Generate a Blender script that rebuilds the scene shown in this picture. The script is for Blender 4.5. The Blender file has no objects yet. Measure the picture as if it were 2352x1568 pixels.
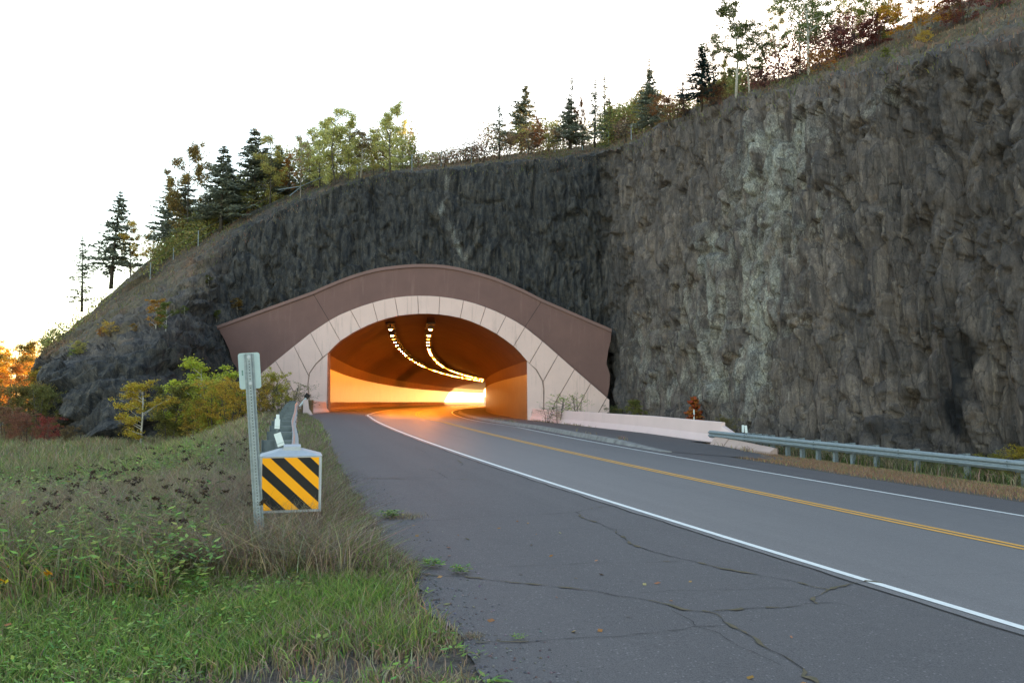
import bpy, math, random
import numpy as np
from mathutils import Vector, Matrix
from mathutils.bvhtree import BVHTree

# ------------------------------------------------------------------ camera, world, sun, exposure
SC = bpy.context.scene
CAMZ = 1.35
PITCH = math.radians(3.81)
F = 1850.0                      # focal length in pixels of a 2352 wide frame
cam_d = bpy.data.cameras.new('camera')
cam_d.sensor_width = 36.0
cam_d.lens = F / 2352.0 * 36.0
cam_d.clip_start = 0.1
cam_d.clip_end = 6000
cam = bpy.data.objects.new('camera', cam_d)
SC.collection.objects.link(cam)
cam.location = (0, 0, CAMZ)
cam.rotation_euler = (math.radians(90) + PITCH, 0, 0)
SC.camera = cam

SUN_AZ, SUN_EL = math.radians(24.0), math.radians(3.2)
world = bpy.data.worlds.new('World')
SC.world = world
world.use_nodes = True
wn = world.node_tree
bg = wn.nodes['Background']
sky = wn.nodes.new('ShaderNodeTexSky')
sky.sky_type = 'NISHITA'
sky.sun_disc = False
sky.sun_elevation = math.radians(9)
sky.sun_rotation = SUN_AZ
sky.air_density = 1.0
sky.dust_density = 0.6
sky.ozone_density = 1.0
wb = wn.nodes.new('ShaderNodeMix'); wb.data_type = 'RGBA'; wb.blend_type = 'MULTIPLY'; wb.inputs[0].default_value = 1
wb.inputs[7].default_value = (1.14, 1.0, 0.89, 1)      # the camera's white balance for open shade
wn.links.new(sky.outputs[0], wb.inputs[6]); wn.links.new(wb.outputs[2], bg.inputs[0])
bg.inputs[1].default_value = 0.15
sun_d = bpy.data.lights.new('sun', 'SUN')
sun_d.energy = 3.5
sun_d.angle = math.radians(0.5)
sun_d.color = (1.0, 0.56, 0.20)
sun = bpy.data.objects.new('sun', sun_d)
SC.collection.objects.link(sun)
_sd = Vector((math.sin(SUN_AZ) * math.cos(SUN_EL), math.cos(SUN_AZ) * math.cos(SUN_EL), math.sin(SUN_EL)))
sun.rotation_euler = _sd.to_track_quat('Z', 'Y').to_euler()
SC.view_settings.view_transform = 'Standard'
SC.view_settings.look = 'None'
SC.view_settings.exposure = 2.35
SC.view_settings.gamma = 1.0
SC.cycles.max_bounces = 8
SC.cycles.diffuse_bounces = 4
SC.cycles.glossy_bounces = 3
SC.cycles.transparent_max_bounces = 8
SC.cycles.sample_clamp_indirect = 8
SC.cycles.caustics_reflective = False
SC.cycles.caustics_refractive = False

rng = np.random.default_rng(7)
COL = SC.collection

# ------------------------------------------------------------------ helpers
def px(x, y, Y):
    """a point at depth Y seen at (x, y) of the 2352x1568 frame"""
    a = (x - 1176.0) / F; b = (784.0 - y) / F
    dy = math.cos(PITCH) - b * math.sin(PITCH); dz = math.sin(PITCH) + b * math.cos(PITCH)
    return np.array([a * Y / dy, Y, CAMZ + dz * Y / dy])

def pxdir(x, y):
    a = (x - 1176.0) / F; b = (784.0 - y) / F
    return np.array([a, math.cos(PITCH) - b * math.sin(PITCH), math.sin(PITCH) + b * math.cos(PITCH)])

def hashf(ix, iy, iz, seed):
    h = (ix.astype(np.int64) * 374761393 + iy.astype(np.int64) * 668265263 + iz.astype(np.int64) * 2147483647 + seed * 1274126177) & 0xFFFFFFFF
    h = ((h ^ (h >> 13)) * 1274126177) & 0xFFFFFFFF
    h = ((h ^ (h >> 16)) * 2246822519) & 0xFFFFFFFF
    h = h ^ (h >> 15)
    return (h & 0xFFFFFF) / float(0xFFFFFF)

def vnoise(P, seed=0):
    i = np.floor(P).astype(np.int64); f = P - i; f = f * f * (3 - 2 * f)
    r = 0
    for a in (0, 1):
        for b in (0, 1):
            for c in (0, 1):
                w = (f[:, 0] if a else 1 - f[:, 0]) * (f[:, 1] if b else 1 - f[:, 1]) * (f[:, 2] if c else 1 - f[:, 2])
                r = r + w * hashf(i[:, 0] + a, i[:, 1] + b, i[:, 2] + c, seed)
    return r * 2 - 1

def fbm(P, octv=4, seed=0):
    r = 0; a = 1.0; t = 0
    for k in range(octv):
        r = r + a * vnoise(P * 2 ** k + 17.3 * k, seed + k); t += a; a *= 0.5
    return r / t

def cells(P, seed=0):
    """fractured blocks: a random height and tilt per irregular cell"""
    i = np.floor(P).astype(np.int64)
    best = np.full(len(P), 1e9); val = np.zeros(len(P)); sec = np.full(len(P), 1e9)
    for a in (-1, 0, 1):
        for b in (-1, 0, 1):
            for c in (-1, 0, 1):
                j = (i[:, 0] + a, i[:, 1] + b, i[:, 2] + c)
                p = np.stack([j[k] + hashf(*j, seed + 11 * (k + 1)) for k in range(3)], 1)
                dv = P - p; d = (dv ** 4).sum(1) ** .5
                v = hashf(*j, seed + 5) * 2 - 1 + 1.7 * (dv[:, 0] * (hashf(*j, seed + 61) * 2 - 1) + dv[:, 1] * (hashf(*j, seed + 62) * 2 - 1) + dv[:, 2] * (hashf(*j, seed + 63) * 2 - 1))
                m = d < best
                sec = np.where(m, best, np.minimum(sec, d))
                val = np.where(m, v, val); best = np.where(m, d, best)
    return val, np.sqrt(sec) - np.sqrt(best)

def link(o, parent=None):
    COL.objects.link(o)
    if parent is not None: o.parent = parent
    return o

def mesh_obj(name, V, faces, mats, parent=None, smooth=False, midx=None, attrs=None):
    me = bpy.data.meshes.new(name)
    V = np.asarray(V, dtype=np.float32)
    if isinstance(faces, np.ndarray):
        n, k = faces.shape
        me.vertices.add(len(V)); me.vertices.foreach_set('co', V.ravel())
        me.loops.add(n * k); me.loops.foreach_set('vertex_index', faces.astype(np.int32).ravel())
        me.polygons.add(n); me.polygons.foreach_set('loop_start', np.arange(0, n * k, k, dtype=np.int32))
        me.polygons.foreach_set('loop_total', np.full(n, k, dtype=np.int32))
        me.update(calc_edges=True)
    else:
        me.from_pydata([tuple(map(float, v)) for v in V], [], [tuple(int(i) for i in f) for f in faces])
    for m in (mats if isinstance(mats, (list, tuple)) else [mats]): me.materials.append(m)
    if midx is not None: me.polygons.foreach_set('material_index', np.asarray(midx, dtype=np.int32))
    if smooth: me.polygons.foreach_set('use_smooth', np.ones(len(me.polygons), dtype=bool))
    for k, v in (attrs or {}).items():
        v = np.asarray(v, dtype=np.float32)
        if v.ndim == 2:
            at = me.attributes.new(k, 'FLOAT_COLOR', 'POINT')
            at.data.foreach_set('color', np.concatenate([v, np.ones((len(v), 1), np.float32)], 1).ravel())
        else:
            at = me.attributes.new(k, 'FLOAT', 'POINT'); at.data.foreach_set('value', v)
    me.validate(); me.update()
    return link(bpy.data.objects.new(name, me), parent)

class MB:
    """collects boxes, tubes, polygons and sweeps into one mesh"""
    def __init__(s): s.v = []; s.f = []; s.m = []
    def add(s, V, Fs, m=0):
        n = len(s.v); s.v += [tuple(map(float, p)) for p in V]
        for f in Fs: s.f.append(tuple(n + int(i) for i in f)); s.m.append(m)
    def box(s, c, d, m=0, M=None):
        x, y, z = [a / 2 for a in d]
        V = [(-x, -y, -z), (x, -y, -z), (x, y, -z), (-x, y, -z), (-x, -y, z), (x, -y, z), (x, y, z), (-x, y, z)]
        V = [Vector(p) for p in V]
        if M is not None: V = [M @ p for p in V]
        s.add([p + Vector(c) for p in V], [(0, 3, 2, 1), (4, 5, 6, 7), (0, 1, 5, 4), (1, 2, 6, 5), (2, 3, 7, 6), (3, 0, 4, 7)], m)
    def tube(s, pts, rad, n=6, m=0, cap=True):
        pts = [Vector(p) for p in pts]; V = []; Fs = []
        if not isinstance(rad, (list, tuple)): rad = [rad] * len(pts)
        for i, p in enumerate(pts):
            t = (pts[min(i + 1, len(pts) - 1)] - pts[max(i - 1, 0)]).normalized()
            u = t.cross(Vector((0.31, 0.95, 0.05))).normalized(); w = t.cross(u)
            for k in range(n):
                a = 2 * math.pi * k / n
                V.append(p + (u * math.cos(a) + w * math.sin(a)) * rad[i])
        for i in range(len(pts) - 1):
            for k in range(n):
                Fs.append((i * n + k, i * n + (k + 1) % n, (i + 1) * n + (k + 1) % n, (i + 1) * n + k))
        if cap: Fs += [tuple(range(n))[::-1], tuple(range((len(pts) - 1) * n, len(pts) * n))]
        s.add(V, Fs, m)
    def poly(s, pts, depth, m=0):
        """front polygon extruded along depth vector"""
        n = len(pts); D = np.asarray(depth, float); P = [np.asarray(p, float) for p in pts]
        s.add(P + [p + D for p in P], [tuple(range(n)), tuple(range(n, 2 * n))[::-1]] + [(i, i + n, (i + 1) % n + n, (i + 1) % n) for i in range(n)], m)
    def build(s, name, mats, parent=None, smooth=False, fixn=True):
        o = mesh_obj(name, s.v, s.f, mats, parent, smooth, s.m)
        if fixn:
            import bmesh
            b = bmesh.new(); b.from_mesh(o.data); bmesh.ops.recalc_face_normals(b, faces=b.faces); b.to_mesh(o.data); b.free()
        return o

def tag(o, label=None, cat=None, group=None, kind=None):
    if label: o['label'] = label
    if cat: o['category'] = cat
    if group: o['group'] = group
    if kind: o['kind'] = kind
    return o

def empty(name, loc, label=None, cat=None, group=None, rz=0):
    o = bpy.data.objects.new(name, None); o.location = loc; o.rotation_euler = (0, 0, rz); o.empty_display_size = 0.2
    link(o); return tag(o, label, cat, group)

def copy_tree(o, parent=None):
    c = o.copy(); COL.objects.link(c); c.parent = parent
    for ch in list(o.children): copy_tree(ch, c)
    return c

# ------------------------------------------------------------------ materials
def nodes(name):
    m = bpy.data.materials.new(name); m.use_nodes = True
    nt = m.node_tree; b = nt.nodes['Principled BSDF']
    return m, nt, b

def N(nt, t, **kw):
    n = nt.nodes.new(t)
    for k, v in kw.items():
        if isinstance(k, str) and hasattr(n, k): setattr(n, k, v)
        else: n.inputs[k].default_value = v
    return n

def noise(nt, scale, detail=4, rough=0.55, vec=None, stretch=None, dist=0.0):
    tc = nt.nodes.new('ShaderNodeTexCoord')
    n = nt.nodes.new('ShaderNodeTexNoise'); n.inputs['Scale'].default_value = scale
    n.inputs['Detail'].default_value = detail; n.inputs['Roughness'].default_value = rough; n.inputs['Distortion'].default_value = dist
    mp = nt.nodes.new('ShaderNodeMapping'); mp.inputs['Scale'].default_value = stretch or (1, 1, 1)
    nt.links.new(tc.outputs['Object'], mp.inputs[0]); nt.links.new(mp.outputs[0], n.inputs[0])
    return n

def ramp(nt, src, lo, hi, c0=(0, 0, 0, 1), c1=(1, 1, 1, 1)):
    r = nt.nodes.new('ShaderNodeValToRGB')
    r.color_ramp.elements[0].position = lo; r.color_ramp.elements[1].position = hi
    r.color_ramp.elements[0].color = c0; r.color_ramp.elements[1].color = c1
    nt.links.new(src, r.inputs[0]); return r

def mix(nt, fac, a, b, mode='MIX'):
    m = nt.nodes.new('ShaderNodeMix'); m.data_type = 'RGBA'; m.blend_type = mode
    for s, v in ((m.inputs[0], fac), (m.inputs[6], a), (m.inputs[7], b)):
        if isinstance(v, bpy.types.NodeSocket): nt.links.new(v, s)
        elif isinstance(v, (int, float)): s.default_value = v
        else: s.default_value = (*v, 1) if len(v) == 3 else v
    return m.outputs[2]

def bump(nt, b, h, strength=0.3, dist=0.02, prev=None):
    bn = nt.nodes.new('ShaderNodeBump'); bn.inputs['Strength'].default_value = strength; bn.inputs['Distance'].default_value = dist
    nt.links.new(h, bn.inputs['Height'])
    if prev is not None: nt.links.new(prev, bn.inputs['Normal'])
    nt.links.new(bn.outputs[0], b.inputs['Normal']); return bn.outputs[0]

def attr(nt, name):
    a = nt.nodes.new('ShaderNodeAttribute'); a.attribute_name = name; return a

def mat(name, c, c2=None, rough=0.8, scale=3.0, metal=0.0, bstr=0.2, bscale=30, stretch=None, spec=0.3, lo=0.35, hi=0.65, bdist=0.01):
    m, nt, b = nodes(name)
    c2 = c2 or tuple(k * 0.8 for k in c)
    n = noise(nt, scale, 6, 0.6, stretch=stretch)
    nt.links.new(mix(nt, ramp(nt, n.outputs[0], lo, hi).outputs[0], c, c2), b.inputs['Base Color'])
    b.inputs['Roughness'].default_value = rough; b.inputs['Metallic'].default_value = metal
    b.inputs['Specular IOR Level'].default_value = spec
    if bstr: bump(nt, b, noise(nt, bscale, 4).outputs[0], bstr, bdist)
    return m

def asphalt(name, c, c2, speck, specfac, rough):
    m, nt, b = nodes(name)
    ao = attr(nt, 'off'); al = attr(nt, 'along'); cb = nt.nodes.new('ShaderNodeCombineXYZ')
    for s_, k_, q_ in ((ao, 2.0, 0), (al, .05, 1)):
        mm_ = nt.nodes.new('ShaderNodeMath'); mm_.operation = 'MULTIPLY'; mm_.inputs[1].default_value = k_
        nt.links.new(s_.outputs['Fac'], mm_.inputs[0]); nt.links.new(mm_.outputs[0], cb.inputs[q_])
    wp = nt.nodes.new('ShaderNodeTexNoise'); wp.inputs['Scale'].default_value = 1.0; wp.inputs['Detail'].default_value = 4; nt.links.new(cb.outputs[0], wp.inputs[0])
    mot = noise(nt, 14, 4, 0.7); mot2 = noise(nt, 38, 3, 0.7)
    big = noise(nt, 0.5, 6, 0.65); mid = noise(nt, 3.0, 4, 0.6)
    base = mix(nt, ramp(nt, big.outputs[0], 0.3, 0.7).outputs[0], c, c2)
    base = mix(nt, ramp(nt, mid.outputs[0], 0.35, 0.8).outputs[0], base, tuple(k * 0.86 for k in c))
    base = mix(nt, 1.0, base, mix(nt, ramp(nt, wp.outputs[0], .3, .7).outputs[0], (.80, .80, .81), (1.16, 1.15, 1.14)), 'MULTIPLY')
    base = mix(nt, 1.0, base, mix(nt, ramp(nt, mot.outputs[0], .3, .7).outputs[0], (.84, .84, .85), (1.14, 1.13, 1.12)), 'MULTIPLY')
    base = mix(nt, 1.0, base, mix(nt, ramp(nt, mot2.outputs[0], .35, .65).outputs[0], (.84, .84, .85), (1.16, 1.15, 1.14)), 'MULTIPLY')
    vo = nt.nodes.new('ShaderNodeTexVoronoi'); vo.inputs['Scale'].default_value = 34
    tc = nt.nodes.new('ShaderNodeTexCoord'); nt.links.new(tc.outputs['Object'], vo.inputs[0])
    sp = ramp(nt, vo.outputs['Distance'], 0.08, 0.3, (1, 1, 1, 1), (0, 0, 0, 1))
    sel = nt.nodes.new('ShaderNodeMath'); sel.operation = 'GREATER_THAN'; sel.inputs[1].default_value = 0.72
    sep = nt.nodes.new('ShaderNodeSeparateColor'); nt.links.new(vo.outputs['Color'], sep.inputs[0]); nt.links.new(sep.outputs[0], sel.inputs[0])
    mu = nt.nodes.new('ShaderNodeMath'); mu.operation = 'MULTIPLY'; nt.links.new(sp.outputs[0], mu.inputs[0]); nt.links.new(sel.outputs[0], mu.inputs[1])
    mu2 = nt.nodes.new('ShaderNodeMath'); mu2.operation = 'MULTIPLY'; nt.links.new(mu.outputs[0], mu2.inputs[0]); mu2.inputs[1].default_value = specfac
    base = mix(nt, mu2.outputs[0], base, speck)
    fine = noise(nt, 120, 3, 0.7)
    base = mix(nt, 0.6, base, mix(nt, ramp(nt, fine.outputs[0], 0.35, 0.65).outputs[0], tuple(k * 0.4 for k in c), tuple(k * 1.6 for k in c)))
    nt.links.new(base, b.inputs['Base Color'])
    b.inputs['Roughness'].default_value = rough; b.inputs['Specular IOR Level'].default_value = 0.4
    p = bump(nt, b, mid.outputs[0], 0.15, 0.03)
    bump(nt, b, fine.outputs[0], 0.35, 0.006, p)
    return m

def leafmat(name, trans=0.5, rough=0.6):
    """leaf colour = the object's own colour varied per leaf"""
    m, nt, b = nodes(name)
    a = attr(nt, 'v'); oi = nt.nodes.new('ShaderNodeObjectInfo')
    hs = nt.nodes.new('ShaderNodeHueSaturation')
    h = nt.nodes.new('ShaderNodeMapRange'); h.inputs[3].default_value = 0.468; h.inputs[4].default_value = 0.522
    nt.links.new(a.outputs['Fac'], h.inputs[0]); nt.links.new(h.outputs[0], hs.inputs['Hue'])
    ml = nt.nodes.new('ShaderNodeMath'); ml.operation = 'MULTIPLY'; ml.inputs[1].default_value = 7.31
    fr = nt.nodes.new('ShaderNodeMath'); fr.operation = 'FRACT'
    nt.links.new(a.outputs['Fac'], ml.inputs[0]); nt.links.new(ml.outputs[0], fr.inputs[0])
    v = nt.nodes.new('ShaderNodeMapRange'); v.inputs[3].default_value = 0.55; v.inputs[4].default_value = 1.5
    nt.links.new(fr.outputs[0], v.inputs[0]); nt.links.new(v.outputs[0], hs.inputs['Value'])
    nt.links.new(oi.outputs['Color'], hs.inputs['Color'])
    nt.links.new(hs.outputs[0], b.inputs['Base Color']); b.inputs['Roughness'].default_value = rough
    b.inputs['Specular IOR Level'].default_value = 0.2
    tr = nt.nodes.new('ShaderNodeBsdfTranslucent'); nt.links.new(hs.outputs[0], tr.inputs[0])
    mx = nt.nodes.new('ShaderNodeMixShader'); mx.inputs[0].default_value = trans
    out = nt.nodes['Material Output']
    nt.links.new(b.outputs[0], mx.inputs[1]); nt.links.new(tr.outputs[0], mx.inputs[2]); nt.links.new(mx.outputs[0], out.inputs[0])
    return m

def colmat(name, trans=0.25):
    m, nt, b = nodes(name)
    a = attr(nt, 'col'); nt.links.new(a.outputs['Color'], b.inputs['Base Color'])
    b.inputs['Roughness'].default_value = 0.75; b.inputs['Specular IOR Level'].default_value = 0.15
    tr = nt.nodes.new('ShaderNodeBsdfTranslucent'); nt.links.new(a.outputs['Color'], tr.inputs[0])
    mx = nt.nodes.new('ShaderNodeMixShader'); mx.inputs[0].default_value = trans
    nt.links.new(b.outputs[0], mx.inputs[1]); nt.links.new(tr.outputs[0], mx.inputs[2]); nt.links.new(mx.outputs[0], nt.nodes['Material Output'].inputs[0])
    return m

M = {}
M['lane'] = asphalt('lane asphalt', (0.170, 0.160, 0.158), (0.138, 0.132, 0.132), (0.5, 0.5, 0.5), 0.8, 0.5)
M['shoulder'] = asphalt('shoulder asphalt', (0.106, 0.096, 0.095), (0.072, 0.068, 0.069), (0.42, 0.38, 0.37), 0.8, 0.75)
M['crack'] = mat('crack', (0.022, 0.021, 0.022), (0.035, 0.032, 0.03), 0.95, 20)
M['moss'] = mat('moss', (0.11, 0.095, 0.055), (0.16, 0.12, 0.075), 0.95, 25)
M['white'] = mat('white paint', (0.86, 0.85, 0.80), (0.74, 0.73, 0.69), 0.6, 14, bstr=0.2, bscale=120, lo=0.45, hi=0.8)
M['yellow'] = mat('yellow paint', (0.86, 0.42, 0.06), (0.72, 0.36, 0.06), 0.6, 14, bstr=0.2, bscale=120)
M['galv'] = mat('galvanised steel', (0.30, 0.345, 0.36), (0.22, 0.26, 0.275), 0.5, 9, metal=0.35, bstr=0.05, bscale=60, stretch=(1, 1, 4))
M['galvdark'] = mat('weathered galvanised steel', (0.17, 0.21, 0.225), (0.12, 0.155, 0.17), 0.55, 9, metal=0.4, bstr=0.05)
M['postdark'] = mat('dull galvanised posts', (0.135, 0.165, 0.175), (0.09, 0.115, 0.125), 0.6, 9, metal=0.2, bstr=0.05)
M['alum'] = mat('grey painted metal', (0.44, 0.48, 0.53), (0.37, 0.41, 0.45), 0.4, 12, metal=0.3, bstr=0.03)
M['plate'] = mat('plate back', (0.40, 0.50, 0.50), (0.36, 0.45, 0.46), 0.5, 5, metal=0.2, bstr=0)
M['sheet_y'] = mat('amber sheeting', (1.0, 0.42, 0.002), (1.0, 0.40, 0.002), 0.45, 6, bstr=0)
M['black'] = mat('black film', (0.008, 0.008, 0.009), (0.014, 0.014, 0.015), 0.5, 6, bstr=0)
M['refl'] = mat('white reflector', (0.72, 0.80, 0.80), (0.66, 0.74, 0.74), 0.35, 6, bstr=0)
M['soil'] = mat('soil', (0.16, 0.13, 0.105), (0.06, 0.05, 0.04), 0.95, 16, bstr=0.8, bscale=45, bdist=0.03)
M['bark'] = mat('grey bark', (0.11, 0.095, 0.08), (0.07, 0.06, 0.05), 0.9, 8, bstr=0.4, stretch=(1, 1, 0.3))
M['birch'] = mat('white bark', (0.55, 0.53, 0.48), (0.12, 0.11, 0.10), 0.8, 6, bstr=0.1, stretch=(1, 1, 3), lo=0.55, hi=0.68)
M['dead'] = mat('dead wood', (0.32, 0.29, 0.26), (0.2, 0.18, 0.16), 0.9, 8)
M['leaf'] = leafmat('leaves'); M['needle'] = leafmat('needles', 0.3)
M['grass'] = colmat('grass blades'); M['weed'] = colmat('weed leaves', 0.2)
# ------------------------------------------------------------------ road alignment and terrain
_hY = np.array([-60, 5, 20, 43, 66, 100, 155, 230, 300, 400.])
_hV = np.array([-.37, -.37, -.30, -.205, -.14, -.08, 0, .12, .28, .40])
_gY = np.arange(-60, 401, 0.25); _gH = np.interp(_gY, _hY, _hV)
_gC = np.concatenate([[0], np.cumsum((_gH[1:] + _gH[:-1]) / 2 * 0.25)])
_gC += -7.6 - np.interp(66, _gY, _gC)

def Cx(Y): return np.interp(Y, _gY, _gC)

def sm(t): t = np.clip(t, 0, 1); return t * t * (3 - 2 * t)

def zrel(X, Y):
    X = np.asarray(X, float); Y = np.asarray(Y, float); o = X - Cx(Y)
    near = -1.15 - 0.0127 * Y - 0.076 * Cx(Y)
    far = np.interp(Y, [43, 66, 145, 230, 300, 600], [-1.42, -1.73, -2.39, -3.05, -3.6, -6])
    zc = np.where(Y < 40, near, np.where(Y < 43, near + (far - near) * (Y - 40) / 3, far))
    e = np.interp(Y, [30, 43, 66], [.076, .07, .05]); e = np.where(Y > 66, .045 + .005 * np.clip((100 - Y) / 34, 0, 1), e)
    es = np.interp(Y, [10, 40, 66], [.010, .02, .045])
    z = zc - e * np.maximum(o, -4.1) + es * np.maximum(-4.1 - o, 0)
    # meadow on the left
    zm = np.interp(Y, [-20, 0, 8, 20, 45, 80, 200, 600], [-1.4, -1.4, -1.50, -1.86, -2.55, -3.2, -4.5, -9])
    t = sm((-8.9 - o) / 3.4)
    bumps = (0.10 * np.sin(X * 0.9 + 1.3 * np.sin(Y * 0.5)) * np.sin(Y * 0.7 + 0.6 * X) + 0.05 * np.sin(X * 2.3 + Y * 1.7))
    z = z * (1 - t) + (zm + bumps) * t
    zr = zc - e * 12.9 - 0.45
    t2 = sm((o - 12.9) / 3.0)
    return z * (1 - t2) + zr * t2

def zg(X, Y): return zrel(X, Y) + CAMZ

def gpt(x, y, up=0.0):
    """where the ray through (x, y) meets the ground"""
    d = pxdir(x, y); t = np.arange(2.0, 130, 0.04) / d[1]
    P = d[None, :] * t[:, None]; P[:, 2] += CAMZ
    k = np.argmax(P[:, 2] <= zg(P[:, 0], P[:, 1]) + up)
    return P[k]

def rows(a, b, step): 
    n = max(1, int(round((b - a) / step))); return np.linspace(a, b, n + 1)

def strip(name, Ys, oL, oR, m, lift=0.0, kind='structure', ncol=2, parent=None):
    """a sheet following the road between two offsets (numbers or functions of Y)"""
    V = []; Fs = []; A_ = []
    for Y in Ys:
        a = oL(Y) if callable(oL) else oL; b = oR(Y) if callable(oR) else oR
        for k in range(ncol):
            o = a + (b - a) * k / (ncol - 1); X = Cx(Y) + o
            V.append((X, Y, float(zg(X, Y)) + lift)); A_.append((o, Y))
    for i in range(len(Ys) - 1):
        for k in range(ncol - 1):
            q = i * ncol + k; Fs.append((q, q + 1, q + ncol + 1, q + ncol))
    A_ = np.array(A_); o = mesh_obj(name, V, Fs, m, parent, attrs={'off': A_[:, 0], 'along': A_[:, 1]})
    if kind: o['kind'] = kind
    return o

RY = np.concatenate([rows(-6, 2, 1), rows(2.1, 14, .1), rows(14.5, 80, 0.5), rows(82, 290, 2.0)])
# left edge of the pavement
_edge = [gpt(*p) for p in [(1088, 1560), (1052, 1480), (985, 1385), (950, 1325), (905, 1265), (870, 1225), (835, 1165), (800, 1108), (770, 1045), (748, 1000), (735, 972)]]
_eY = np.array([p[1] for p in _edge]); _eO = np.array([p[0] - Cx(p[1]) for p in _edge])
def edge_o(Y):
    if Y > 46: return -7.6
    return float(.05 * math.sin(Y * 3.1) + .025 * math.sin(Y * 7.7 + 1) + .012 * math.sin(Y * 17.3)) * min(1, 12 / (Y + 3)) + float(np.interp(Y, np.append(_eY, 46), np.append(_eO, -7.5)))
def right_o(Y): return float(np.interp(Y, [0, 26, 33, 60, 66], [6.8, 6.8, 8.8, 8.9, 8.9]))

strip('lane_pavement', RY, -4.1, 4.05, M['lane'], 0.0, ncol=3)
strip('left_shoulder_pavement', RY, edge_o, -4.1, M['shoulder'], 0.0, ncol=4)
strip('right_shoulder_pavement', RY, 4.05, right_o, M['shoulder'], 0.0, ncol=3)
for a, b, m in ((-3.975, -3.87, 'white'), (3.85, 3.99, 'white')):
    strip('edge_line', RY, a, b, M[m], 0.004)
for a in (-0.17, 0.06):
    strip('centre_line', RY, a, a + 0.12, M['yellow'], 0.004)

# ground sheet, lowered a little under the pavement
oc = np.unique(np.round(np.concatenate([[-1500, -700, -350, -180, -120, -90, -70, -55], np.arange(-45, -14, 1.5), np.arange(-14, -3, 0.4), [-4.1], np.arange(-2, 12, 1.5), np.arange(12, 22, 0.7), [26, 32, 45, 80, 200, 600, 1500]]), 3))
yr = np.concatenate([[-1500, -300, -60, -20], np.arange(-8, 60, 0.5), np.arange(60, 290, 3), [310, 350, 400, 600, 1000, 2000, 4000]])
OO, YY = np.meshgrid(oc, yr); XX = Cx(YY) + OO
ZZ = zg(XX, YY) - 0.012
eo = np.array([edge_o(y) for y in yr])[:, None]
under = (OO > eo + 1.7) & (OO < 6.5)
ZZ = np.where(under, ZZ - 0.03, ZZ)
ZZ = ZZ + np.where(OO > 60, (OO - 60) * 0.0, 0)
nr, nc = OO.shape
idx = np.arange(nr * nc).reshape(nr, nc)
Fq = np.stack([idx[:-1, :-1], idx[:-1, 1:], idx[1:, 1:], idx[1:, :-1]], -1).reshape(-1, 4)
g = mesh_obj('ground', np.stack([XX, YY, ZZ], -1).reshape(-1, 3), Fq, M['soil'], smooth=True); g['kind'] = 'structure'

# cracks in the shoulder, traced along their course on the pavement (positions in the 4096 frame / 1.7415)
def T(x, y): return (x / 1.7415, y / 1.7415)
def crop(l, x0, y0, s): return [T(x0 + a * s, y0 + b * s) for a, b in l]
CR = []
s2 = 2696 / 2352
CR.append((crop([(240, 347), (400, 358), (560, 376), (720, 393), (860, 408), (940, 424), (1010, 436), (1080, 455), (1160, 470), (1230, 474), (1310, 472), (1400, 466), (1500, 460), (1600, 453), (1690, 450)], 1400, 1900, s2), 0.022, 0.6))
CR.append((crop([(1690, 450), (1760, 465)], 1400, 1900, s2), 0.014, 0))
CR.append((crop([(1230, 474), (1275, 490), (1300, 515), (1370, 545), (1420, 570), (1440, 600), (1480, 625), (1530, 650), (1570, 680), (1580, 705), (1610, 722), (1640, 740)], 1400, 1900, s2), 0.02, 0.7))
CR.append((crop([(1120, 478), (1165, 500), (1215, 535), (1260, 550), (1320, 580), (1380, 605), (1440, 635), (1500, 665)], 1400, 1900, s2), 0.014, 0.1))
CR.append((crop([(440, 593), (560, 588), (680, 580), (800, 574), (920, 566), (1040, 556), (1130, 545), (1210, 536), (1320, 530)], 1400, 1900, s2), 0.016, 0.5))
CR.append((crop([(790, 128), (812, 150), (870, 170), (930, 192), (935, 208), (980, 240), (1040, 262), (1120, 284), (1200, 302), (1300, 328), (1420, 350), (1540, 372), (1650, 395), (1670, 402), (1720, 388), (1800, 372), (1860, 378)], 1400, 1900, s2), 0.026, 0.45))
CR.append((crop([(1670, 402), (1640, 415), (1618, 430), (1640, 452)], 1400, 1900, s2), 0.02, 0.6))
CR.append((crop([(220, 163), (330, 156), (450, 148), (560, 143), (680, 138), (790, 130), (860, 115), (925, 106)], 1400, 1900, s2), 0.018, 0.3))
CR.append((crop([(680, 190), (800, 188), (940, 190), (1060, 196), (1160, 190)], 1400, 1900, s2), 0.010, 0.1))
CR.append((crop([(480, 325), (600, 318), (760, 312), (900, 308), (1010, 308), (1150, 300)], 1400, 1900, s2), 0.012, 0.3))
CR.append((crop([(1010, 415), (1120, 405), (1260, 402), (1400, 398), (1560, 395)], 1400, 1900, s2), 0.010, 0.15))
CR.append((crop([(0, 12), (150, 10), (260, 9), (330, 12), (420, 17), (520, 20)], 1400, 1900, s2), 0.02, 0.3))
CR.append((crop([(1920, 357), (2050, 350), (2150, 346), (2352, 343)], 1400, 1900, s2), 0.007, 0))
s5 = 700 / 2195
CR.append((crop([(830, 1140), (980, 1140), (1240, 1145), (1550, 1148), (1990, 1140), (2195, 1150)], 1150, 1550, s5), 0.02, 0.4))
CR.append((crop([(1550, 1025), (1800, 1030), (1900, 1070), (1960, 1110), (2000, 1135)], 1150, 1550, s5), 0.03, 0.4))
CR.append((crop([(2130, 910), (2180, 945), (2200, 985)], 1150, 1550, s5), 0.04, 0.3))
CR.append((crop([(1600, 755), (1640, 770), (1700, 800), (1760, 825)], 1150, 1550, s5), 0.03, 0.5))
CR.append((crop([(450, 690), (620, 688), (900, 720)], 1150, 1550, s5), 0.02, 0.2))
cm = MB(); mm = MB()
r_ = random.Random(3)
CRP = []
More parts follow.
